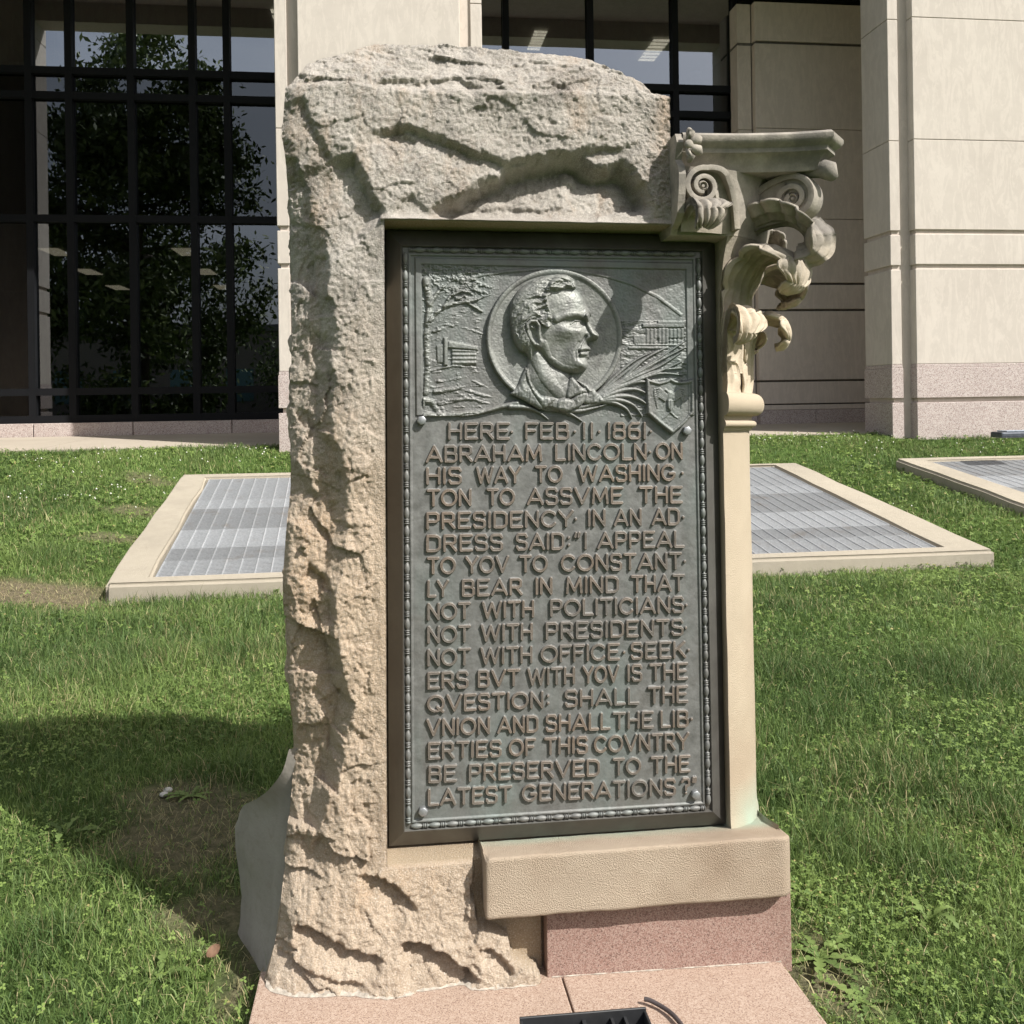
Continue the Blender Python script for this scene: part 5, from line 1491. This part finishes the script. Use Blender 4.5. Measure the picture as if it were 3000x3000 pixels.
for th in (22.5, 67.5, 112.5): leaf("acanthus_leaf", R(th), row1, .104, 6, -.004, .0065, 6)
for th in (45, 90, 135): leaf("acanthus_leaf", R(th), row2, .108, 7, -.004, .0075, 7, notch=.30)
# leaf that carries the corner scroll, cupped upwards
arch = [(.285, 1.46), (.290, 1.515), (.310, 1.556), (.345, 1.582), (.385, 1.592), (.425, 1.588), (.455, 1.572), (.474, 1.550), (.470, 1.532), (.450, 1.528)]
leaf("scroll_leaf", R(45), arch, .074, 6, .042, .0055, 9, .014, .6, notch=.24)
leaf("scroll_leaf", R(2), [(.290, 1.562), (.305, 1.572), (.330, 1.585), (.375, 1.603), (.420, 1.604), (.448, 1.588), (.452, 1.566), (.436, 1.556)], .062, 6, .006, .006, 4)
leaf("scroll_leaf", R(27), [(.290, 1.560), (.292, 1.58), (.300, 1.61), (.318, 1.635)], .048, 5, .004, .007, 3, .012, .7)
leaf("scroll_leaf", R(90), [(.285, 1.50), (.300, 1.56), (.325, 1.600), (.365, 1.612), (.395, 1.595), (.400, 1.57)], .08, 5, .0, .006, 5)

# scrolls: a strap swept along a spiral, with a web inside it
def ribbon(bm, pts, nrmv, half, tk):
    """pts: 3D path; nrmv: axis of the scroll; strap 2*half wide along the axis, tk thick"""
    rings = []
    for i, p in enumerate(pts):
        p = Vector(p); t_ = (Vector(pts[min(i + 1, len(pts) - 1)]) - Vector(pts[max(i - 1, 0)])).normalized()
        u_ = nrmv.cross(t_).normalized(); tk_ = tk * (1 - .35 * i / len(pts)); h_ = half[i] if hasattr(half, '__len__') else half
        rings.append([bm.verts.new(p + nrmv * (a_ * h_) + u_ * (b_ * tk_)) for a_, b_ in ((-1, -.5), (-1.04, 0), (-1, .5), (-.5, .62), (0, .66), (.5, .62), (1, .5), (1.04, 0), (1, -.5))])
    for i in range(len(rings) - 1):
        for k in range(9): bm.faces.new((rings[i][k], rings[i][(k + 1) % 9], rings[i + 1][(k + 1) % 9], rings[i + 1][k]))
    bm.faces.new(rings[0][::-1]); bm.faces.new(rings[-1])
def disc(bm, c, ax, r, h, n=18):
    ax = ax.normalized(); u_ = ax.orthogonal().normalized(); v_ = ax.cross(u_)
    rg = [[bm.verts.new(c + ax * hh + (u_ * math.cos(2 * math.pi * k / n) + v_ * math.sin(2 * math.pi * k / n)) * rr_) for k in range(n)] for rr_, hh in ((r, -h), (r, h * .8), (r * .7, h), (r * .45, h * .75), (r * .25, h * .9))]
    for i in range(len(rg) - 1):
        for k in range(n): bm.faces.new((rg[i][k], rg[i][(k + 1) % n], rg[i + 1][(k + 1) % n], rg[i + 1][k]))
    bm.faces.new(rg[-1])
def scroll(name, th, start, cen, r0, turns, half, tk, a0, web=True):
    e = Vector((math.sin(th), -math.cos(th), 0)); ax = Vector((-math.cos(th), -math.sin(th), 0))   # tangent, towards the viewer's side
    c3 = lambda r, z: Vector((CXc, CYc, 0)) + e * r + Vector((0, 0, z))
    sp = []
    n = int(36 * turns)
    for k in range(n + 1):
        f = k / n; a_ = a0 - f * turns * 2 * math.pi; rr_ = r0 * (1 - .80 * f ** .85)
        sp.append((cen[0] + rr_ * math.cos(a_), cen[1] + rr_ * math.sin(a_)))
    path = smooth_pts(start + [sp[0]], 5)[:-1] + sp
    bm = bmesh.new(); ribbon(bm, [c3(r, z) for r, z in path], ax, half, tk)
    disc(bm, c3(*cen), ax, r0 * .27, half * 1.0); disc(bm, c3(*cen), -ax, r0 * .27, half * 1.0)
    o = bm_obj(name, bm, M_CAP, cap_root, smooth=True, angle=45)
    if web:
        k1 = len(path) - n + int(n / turns * .62)
        out = path[:k1]
        bm = bmesh.new(); hw_ = half * .72
        lowl = [(max(.29, min(r, cen[0] + r0 * .7)), 1.585 + .03 * min(1, max(0, (r - .30) / .15))) for r, z in out[::-1]]
        poly = out + [(cen[0] + r0 * .2, cen[1] - r0 * .9), (cen[0] - r0 * 1.2, cen[1] - r0 * 1.0), (.30, 1.58)]
        A_ = [bm.verts.new(c3(r, z) + ax * hw_) for r, z in poly]; B_ = [bm.verts.new(c3(r, z) - ax * hw_) for r, z in poly]
        bm.faces.new(A_); bm.faces.new(B_[::-1])
        for i in range(len(poly)): bm.faces.new((A_[i], A_[(i + 1) % len(poly)], B_[(i + 1) % len(poly)], B_[i]))
        bmesh.ops.triangulate(bm, faces=bm.faces)
        w = bm_obj("web", bm, M_CAP, o)
    return o
scroll("volute", R(45), [(.285, 1.560), (.300, 1.612), (.330, 1.658), (.372, 1.690), (.420, 1.705)], (.448, 1.648), .060, 1.9, .034, .017, R(92))
scroll("volute", R(135), [(.285, 1.560), (.300, 1.612), (.330, 1.658), (.372, 1.690), (.420, 1.705)], (.448, 1.648), .060, 1.9, .034, .017, R(92))
# inner scroll below the flower: its strap climbs from the corner leaf and rolls over to the left
bm = bmesh.new()
yh = -.150
st_ = smooth_pts([(.905, 1.565), (.897, 1.625), (.878, 1.675), (.850, 1.706), (.815, 1.712)], 5)
sp = [(.800 + .048 * (1 - .7 * (k / 40) ** .9) * math.cos(R(75 + k * 14)), 1.664 + .048 * (1 - .7 * (k / 40) ** .9) * math.sin(R(75 + k * 14))) for k in range(41)]
pth = [Vector((x, yh + .05 * max(0, (x - .86) / .05), z)) for x, z in st_[:-1] + sp]
ribbon(bm, pth, Vector((0, 1, 0)), .034, .015)
disc(bm, Vector((.800, yh, 1.664)), Vector((0, -1, 0)), .014, .036); disc(bm, Vector((.842, yh + .004, 1.655)), Vector((.8, -.6, 0)), .026, .012)
for v in bm.verts: v.co.x = max(v.co.x, .7525)
bm_obj("inner_scroll", bm, M_CAP, cap_root, smooth=True, angle=45)
# knob under the horn
bm = bmesh.new()
def blob(bm, c, rad, seed=0, n=14, groove=0):
    rg = []
    for i in range(n + 1):
        a_ = math.pi * i / n; ring = []
        for k in range(n * 2):
            b_ = math.pi * k / n; g_ = 1 - groove * abs(math.sin(b_ * 4)) * math.sin(a_)
            ring.append(bm.verts.new(Vector(c) + Vector((rad[0] * math.sin(a_) * math.cos(b_) * g_, rad[1] * math.sin(a_) * math.sin(b_) * g_, rad[2] * math.cos(a_)))))
        rg.append(ring)
    for i in range(n):
        for k in range(n * 2): bm.faces.new((rg[i][k], rg[i][(k + 1) % (n * 2)], rg[i + 1][(k + 1) % (n * 2)], rg[i + 1][k]))
    bmesh.ops.remove_doubles(bm, verts=bm.verts, dist=1e-6)
e45 = Vector((math.sin(R(45)), -math.cos(R(45)), 0)); C3 = Vector((CXc, CYc, 0))
tube(bm, [C3 + e45 * r + Vector((0, 0, z)) for r, z in ((.44, 1.712), (.49, 1.716), (.515, 1.722), (.535, 1.712), (.548, 1.69))], [.012, .016, .026, .026, .012], 12)
bm_obj("horn_leaf", bm, M_CAP, cap_root, smooth=True)

# abacus: moulded slab with hollow sides and cut horn
out = [(.7525, -.170), (.80, -.171), (.86, -.175), (.92, -.182), (.98, -.192), (1.04, -.205), (1.09, -.219), (1.125, -.231), (1.180, -.172), (1.166, -.12), (1.150, -.05), (1.140, .03), (1.135, .12), (1.135, .24), (1.14, .34)]
# normals in plan
O2 = np.array(out); dd = np.gradient(O2, axis=0)
nn2 = np.stack([dd[:, 1], -dd[:, 0]], 1); nn2 /= np.linalg.norm(nn2, axis=1)[:, None]
k7 = 7
nn2[k7] = np.array([.42, -1.05]); nn2[8] = np.array([1.05, -.42])
pro = [(.012, 1.806), (.003, 1.803), (-.003, 1.796), (-.003, 1.786), (.004, 1.776), (.014, 1.771), (.0165, 1.768), (.0165, 1.757), (.026, 1.752), (.036, 1.742), (.043, 1.728), (.046, 1.714)]
rows = []
for ins, z in pro:
    p = O2 - nn2 * ins; rows.append(np.concatenate([p, np.full((len(p), 1), z)], 1))
V = np.concatenate(rows); npt = len(out)
F = grid_faces(len(pro), npt)
V = np.concatenate([V, [[.76, .34, 1.806]], [[.76, .34, 1.714]]])
top_f = [[i, i + 1, len(V) - 2] for i in range(npt - 1)]; b0_ = (len(pro) - 1) * npt
bot_f = [[b0_ + i + 1, b0_ + i, len(V) - 1] for i in range(npt - 1)]
V[:, 2] += .0015 * fbm(V[:, 0] * 25, V[:, 1] * 25, 3, 4)
ab = np_mesh("abacus", V, [F, np.array(top_f + bot_f)], M_CAP, cap_root, True); ab.data.set_sharp_from_angle(angle=R(38))
# flower on the abacus, cut through its middle
fl_c = Vector((.753, -.188, 1.762))
bm = bmesh.new()
for a_ in (78, 27, -27, -78):
    d_ = Vector((math.cos(R(a_)), 0, math.sin(R(a_))))
    pts = [fl_c + d_ * .006, fl_c + d_ * .018 + Vector((0, -.010, 0)), fl_c + d_ * .032 + Vector((0, -.012, 0)), fl_c + d_ * .043 + Vector((0, -.004, 0))]
    tube(bm, pts, [.006, .012, .015, .006], 10)
    tube(bm, [p + Vector((0, -.008, 0)) for p in pts[1:3]], [.003, .004], 6)
for v in bm.verts: v.co.x = max(v.co.x, .7535)
bm_obj("flower", bm, M_CAP, cap_root, smooth=True)
bm = bmesh.new(); blob(bm, fl_c + Vector((.004, -.016, 0)), (.012, .008, .012), n=8)
bm_obj("flower_eye", bm, M_CAP, cap_root, smooth=True)
# ================================================================== lawn
rng = np.random.default_rng(11)
def leafmat(name, lo, hi, dry, trans=.3):
    m = NT(name); tone = m.attr("tone"); dr = m.attr("dry")
    col = m.mix(tone, lo, hi); col = m.mix(dr, col, dry)
    m.done(col, .55, spec=.28)
    tl = m.n("ShaderNodeBsdfTranslucent"); m.l(col, tl.inputs[0])
    mx = m.n("ShaderNodeMixShader"); mx.inputs[0].default_value = trans
    m.l(m.b.outputs[0], mx.inputs[1]); m.l(tl.outputs[0], mx.inputs[2]); m.l(mx.outputs[0], m.out.inputs[0]); return m.m
M_GRASS = leafmat("grass_blade", (.062, .124, .032), (.225, .325, .090), (.46, .39, .22))
M_CLOV = leafmat("clover_leaf", (.068, .132, .028), (.215, .305, .080), (.35, .30, .13))
M_WEED = leafmat("weed_leaf", (.08, .14, .04), (.19, .27, .08), (.33, .30, .12))
def mloc(x, y):                      # world -> plaque axes in plan
    dx, dy = x - M_ORG.x, y - M_ORG.y; c_, s_ = math.cos(.1322), math.sin(.1322)
    return dx * c_ + dy * s_, -dx * s_ + dy * c_
slab_poly = [(sL, -.70), (sR, -.70), (sR, -.02), (sL, -.02)]
def allowed(x, y, pad=0.0):
    mx_, my_ = mloc(x, y)
    bad = (mx_ > sL - pad) & (mx_ < sR + pad) & (my_ > -.75) & (my_ < .0)
    bad |= (mx_ > -.28) & (mx_ < 1.0) & (my_ > -.15) & (my_ < .40)
    bad |= (mx_ > -.46 + np.clip(.25 - my_, 0, .3) * .75) & (mx_ < 0) & (my_ > -.10) & (my_ < .36)
    w = -x * UY + y * UX
    u = x * UX + y * UY
    bad |= w > 11.28
    bad |= (w > FW - .03) & (((u > -1.26) & (u < 1.14)) | (u > 6.08) | ((u > -8.2) & (u < -5.75)))
    for q in WELLS: bad |= poly_in(x, y, q)
    return ~bad
def scatter(y0, y1, dens):
    ar = .74 * (y1 * y1 - y0 * y0) + 3.2 * (y1 - y0)
    n = int(ar * dens)
    y = np.sqrt(rng.uniform(y0 * y0, y1 * y1, n)); x = rng.uniform(-1, 1, n) * (.74 * y + 1.6)
    k = allowed(x, y); return x[k], y[k]
# long bluish tufts, short weeds, clover: patch fields
def fescue(x, y): return sstep(.02, .30, fbm(x * .9 + 3, y * .9, 3, 41))
TUFTS = [(*patch_at(px, py, z), r) for px, py, z, r in ((420, 1960, .10, .42), (700, 1930, .10, .35), (250, 2020, .09, .35), (2700, 2560, .03, .16), (2420, 2120, .06, .2), (2900, 2420, .03, .2), (120, 2800, .03, .12), (330, 2600, .03, .13), (620, 2330, .03, .20), (2330, 2000, .08, .3), (2250, 2350, .04, .22), (2600, 2310, .04, .3), (2850, 2000, .08, .4), (2280, 1780, .14, .22), (2480, 2520, .03, .2), (130, 1700, .15, .3))]
def tuft(x, y):
    v = np.zeros_like(x)
    for tx_, ty_, r_ in TUFTS: v = np.maximum(v, sstep(r_ * 1.3, r_ * .3, np.hypot(x - tx_, y - ty_)))
    return v
GV, GF, GT, GD, nvg = [], [], [], [], 0
def blades(x, y, L, Wd, lean, tone, dry):
    global nvg
    n = len(x); z = lawn_z(x, y) - .004
    a_ = rng.uniform(0, 2 * math.pi, n); b_ = rng.uniform(0, 2 * math.pi, n)
    dx, dy = np.cos(a_), np.sin(a_); sx, sy = np.cos(b_), np.sin(b_)
    bend = L * lean
    h1 = L * .55 * np.sqrt(np.clip(1 - (lean * .5) ** 2, .1, 1)); h2 = L * np.sqrt(np.clip(1 - lean ** 2, .08, 1))
    def pt(k, ox, oz): return np.stack([x + dx * ox + sx * k, y + dy * ox + sy * k, z + oz], -1)
    hw_ = Wd / 2
    v = np.stack([pt(-hw_, 0, 0 * L), pt(hw_, 0, 0 * L), pt(hw_ * .8, bend * .35, h1), pt(-hw_ * .8, bend * .35, h1), pt(0, bend, h2)], 1)
    GV.append(v.reshape(-1, 3)); i = nvg + np.arange(n)[:, None] * 5
    GF.append((i + np.array([0, 1, 2, 3]), i + np.array([3, 2, 4]))); nvg += n * 5
    GT.append(np.repeat(tone, 5)); GD.append(np.repeat(dry, 5))
for y0, y1, dens, wmul, lmul in ((.9, 3.2, 12500, .9, 1.0), (3.2, 5.2, 9500, 1.0, 1.0), (5.2, 7.5, 5200, 1.3, 1.0), (7.5, 13.0, 2800, 1.9, .95)):
    x, y = scatter(y0, y1, dens)
    br = bare(x, y); k = rng.random(len(x)) > br; x, y, br = x[k], y[k], br[k]
    f = np.clip(np.maximum(fescue(x, y) * .6, tuft(x, y)), 0, 1); n = len(x)
    L = (rng.uniform(.026, .066, n) + f * rng.uniform(.0, .10, n)) * lmul * (1 - .5 * br)
    L *= np.where(rng.random(n) < .02, 1.7, 1.0)
    Wd = (rng.uniform(.0020, .0042, n)) * wmul
    big = fbm(x * .7, y * .7, 3, 44) + .5 * fbm(x * 4, y * 4, 2, 45)
    tone = np.clip(.45 + .85 * big + rng.normal(0, .27, n) - .38 * f, 0, 1)
    dry = np.where(rng.random(n) < .06 + .35 * br + .10 * sstep(.15, .4, fbm(x * 1.5, y * 1.5, 3, 49)), rng.uniform(.5, 1, n), rng.uniform(0, .12, n))
    blades(x, y, L, Wd, np.clip(rng.uniform(.05, .95, n) + .1, 0, .97), tone, dry)
# straw lying on the bare soil
x, y = scatter(1.35, 7.0, 1500); br = bare(x, y); k = rng.random(len(x)) < br * 1.3; x, y = x[k], y[k]; n = len(x)
blades(x, y, rng.uniform(.03, .08, n), rng.uniform(.0015, .003, n), np.full(n, .985), rng.random(n), rng.uniform(.45, 1, n))
V = np.concatenate(GV)
gr = np_mesh("grass", V, [np.concatenate([f[0] for f in GF]), np.concatenate([f[1] for f in GF])], M_GRASS, None, True, {"tone": np.concatenate(GT), "dry": np.concatenate(GD)})
tag(gr, "short green grass of the lawn", "grass", kind="stuff")

# clover and small broad-leaved weeds
CV, CF, CT, CD_, nvc = [], [], [], [], 0
for y0, y1, dens, sc in ((.9, 3.2, 3600, .72), (3.2, 5.2, 2400, .9), (5.2, 7.5, 1000, 1.3), (7.5, 13.0, 400, 1.9)):
    x, y = scatter(y0, y1, dens); br = bare(x, y)
    f = np.clip(np.maximum(fescue(x, y) * .5, tuft(x, y)), 0, 1); pt_ = sstep(-.25, .2, fbm(x * 1.2, y * 1.2, 3, 71))
    k = rng.random(len(x)) < (1 - br) * (1 - .8 * f) * (.25 + .75 * pt_); x, y = x[k], y[k]; n = len(x)
    z = lawn_z(x, y) + rng.uniform(.012, .052, n)
    rad = rng.uniform(.0055, .0115, n) * sc
    nrm = np.stack([rng.normal(0, .38, n), rng.normal(0, .38, n), np.ones(n)], -1); nrm /= np.linalg.norm(nrm, axis=1)[:, None]
    a0 = rng.uniform(0, 6.28, n); tone = np.clip(.5 + .7 * fbm(x * .8, y * .8, 3, 74) + rng.normal(0, .22, n), 0, 1)
    t1 = np.cross(nrm, np.array([0, 1.0, 0])); t1 /= np.linalg.norm(t1, axis=1)[:, None]; t2 = np.cross(nrm, t1)
    C = np.stack([x, y, z], -1)
    for q in range(3):
        a_ = a0 + q * 2.094
        d = t1 * np.cos(a_)[:, None] + t2 * np.sin(a_)[:, None]; s = np.cross(nrm, d)
        r_ = rad[:, None]
        v = np.stack([C, C + d * r_ * .6 + s * r_ * .48 + nrm * r_ * .12, C + d * r_ * 1.25 + s * r_ * .34, C + d * r_ * 1.25 - s * r_ * .34, C + d * r_ * .6 - s * r_ * .48 + nrm * r_ * .12], 1)
        CV.append(v.reshape(-1, 3)); CF.append(nvc + np.arange(n * 5).reshape(-1, 5)); nvc += n * 5
        CT.append(np.repeat(tone, 5)); CD_.append(np.repeat(np.where(rng.random(n) < .03, .9, .05), 5))
cl = np_mesh("clover", np.concatenate(CV), np.concatenate(CF), M_CLOV, None, True, {"tone": np.concatenate(CT), "dry": np.concatenate(CD_)})
tag(cl, "small leaved clover spread through the lawn", "clover", kind="stuff")
# clover blossoms towards the building
bv, bf, nvb2 = [], [], 0
x, y = scatter(8.6, 12.6, 17); k = fbm(x * .8, y * .8, 2, 81) > -.05; x, y = x[k], y[k]
for xi, yi, zi in zip(x, y, lawn_z(x, y)):
    r_ = rng.uniform(.006, .011); c = np.array([xi, yi, zi + rng.uniform(.04, .07)])
    o8 = np.array([[1, 0, 0], [-1, 0, 0], [0, 1, 0], [0, -1, 0], [0, 0, 1], [0, 0, -1.0]]) * r_
    bv.append(c + o8); bf.append(np.array([[0, 2, 4], [2, 1, 4], [1, 3, 4], [3, 0, 4], [2, 0, 5], [1, 2, 5], [3, 1, 5], [0, 3, 5]]) + nvb2); nvb2 += 6
tag(np_mesh("clover_blossom", np.concatenate(bv), np.concatenate(bf), mat_plain("blossom_white", (.66, .66, .58), .8), None, True), "tiny white clover blossoms dotting the far lawn", "blossoms", kind="stuff")

# dandelion rosettes: notched leaves round a crown
def dandelion(px, py, label, n=8, L=.15, up=.35, seed=0):
    rg = np.random.default_rng(seed + 100); p = atz(px, py, .04)
    for _ in range(4): p = atz(px, py, float(lawn_z(np.array([p.x]), np.array([p.y]))[0]) + .01)
    e = empty("dandelion", (p.x, p.y, p.z - .012), label, "dandelion", "dandelions in the lawn")
    for k in range(n):
        a_ = 6.283 * k / n + rg.uniform(-.35, .35); l_ = .78 * L * rg.uniform(.6, 1.15); el = up * rg.uniform(.4, 1.5)
        ns = 14; V, F = [], []
        for i in range(ns + 1):
            t = i / ns; c = np.array([t * l_ * math.cos(a_), t * l_ * math.sin(a_), l_ * (el * t * (1.25 - .95 * t)) + .006])
            w_ = l_ * .16 * .8 * (.25 + .95 * t ** .8 * (1.15 - t) * 2.0) * (1 if i % 3 else .42); w_ = max(w_ if t < .97 else .002, .0012)
            s = np.array([-math.sin(a_), math.cos(a_), .0]); bk = np.array([math.cos(a_), math.sin(a_), 0]) * (-.02 * l_ if i % 3 == 1 else 0)
            V += [c - s * w_ + bk + [0, 0, w_ * .3], c, c + s * w_ + bk + [0, 0, w_ * .3]]
        o = np_mesh("leaf", np.array(V), grid_faces(ns + 1, 3), M_WEED, e, True, {"tone": np.clip(rg.normal(.55, .2) + 0 * np.arange(len(V)), 0, 1), "dry": np.full(len(V), .05)})
    return e
dandelion(2400, 2800, "large dandelion with long notched leaves at the right corner of the granite slab", 9, .15, .35, 1)
dandelion(2360, 2620, "dandelion rosette beside the right end of the red granite base", 8, .13, .45, 2)
dandelion(2530, 2930, "low dandelion at the bottom edge, right of the slab", 8, .12, .3, 3)
dandelion(2330, 2330, "upright leafy dandelion close behind the column's foot", 7, .14, .8, 4)
dandelion(185, 2450, "pale broad leaved weed in the sunlit grass at the left edge of the shadow", 5, .15, .9, 5)
dandelion(560, 2330, "dark dandelion rosette within the monument's shadow", 8, .15, .4, 6)
dandelion(2720, 2700, "tall weed with narrow pale leaves right of the monument", 6, .12, 1.3, 7)
dandelion(350, 1560, "dandelion rosette beside the left curb of the long grating", 9, .2, .35, 8)
dandelion(470, 2860, "small dandelion in the lower left grass near the stone", 7, .10, .5, 9)
# a curled brown leaf near the stone's foot
p = atz(622, 2815, .06)
ns = 10; V = []
for i in range(ns + 1):
    t = i / ns - .5
    w_ = .013 * math.sqrt(max(.02, 1 - (2 * t) ** 2))
    V += [(t * .042, -w_, .014 + .25 * t * t * .1), (t * .042, 0, .004 + 2.2 * t * t * .02), (t * .042, w_, .016)]
o = np_mesh("dry_leaf", np.array(V), grid_faces(ns + 1, 3), mat_plain("brown_leaf", (.15, .085, .05), .8, 0, .35, 60), None, True)
o.location = (p.x, p.y, float(lawn_z(np.array([p.x]), np.array([p.y]))[0]) + .035); o.rotation_euler = (.5, -.3, 1.1)
tag(o, "curled reddish brown dead leaf in the grass left of the rough stone", "leaf")
# pebbles on the bare soil in the shade
for i, (px, py, lb) in enumerate(((480, 2365, "pale pebble on the bare soil in the monument's shadow, left one"), (492, 2352, "pale pebble on the bare soil in the monument's shadow, right one"))):
    p = atz(px, py, .05); z = float(lawn_z(np.array([p.x]), np.array([p.y]))[0])
    bm = bmesh.new(); bmesh.ops.create_icosphere(bm, subdivisions=2, radius=.016)
    for v in bm.verts:
        v.co *= 1 + .25 * vnoise(np.array([v.co.x * 70 + i * 5]), np.array([v.co.y * 70 + v.co.z * 50]), 2)[0]; v.co.z *= .6
    o = bm_obj("pebble", bm, mat_plain("pale_stone", (.50, .48, .44), .8), smooth=True); o.location = (p.x, p.y, z + .008)
    tag(o, lb, "pebble")
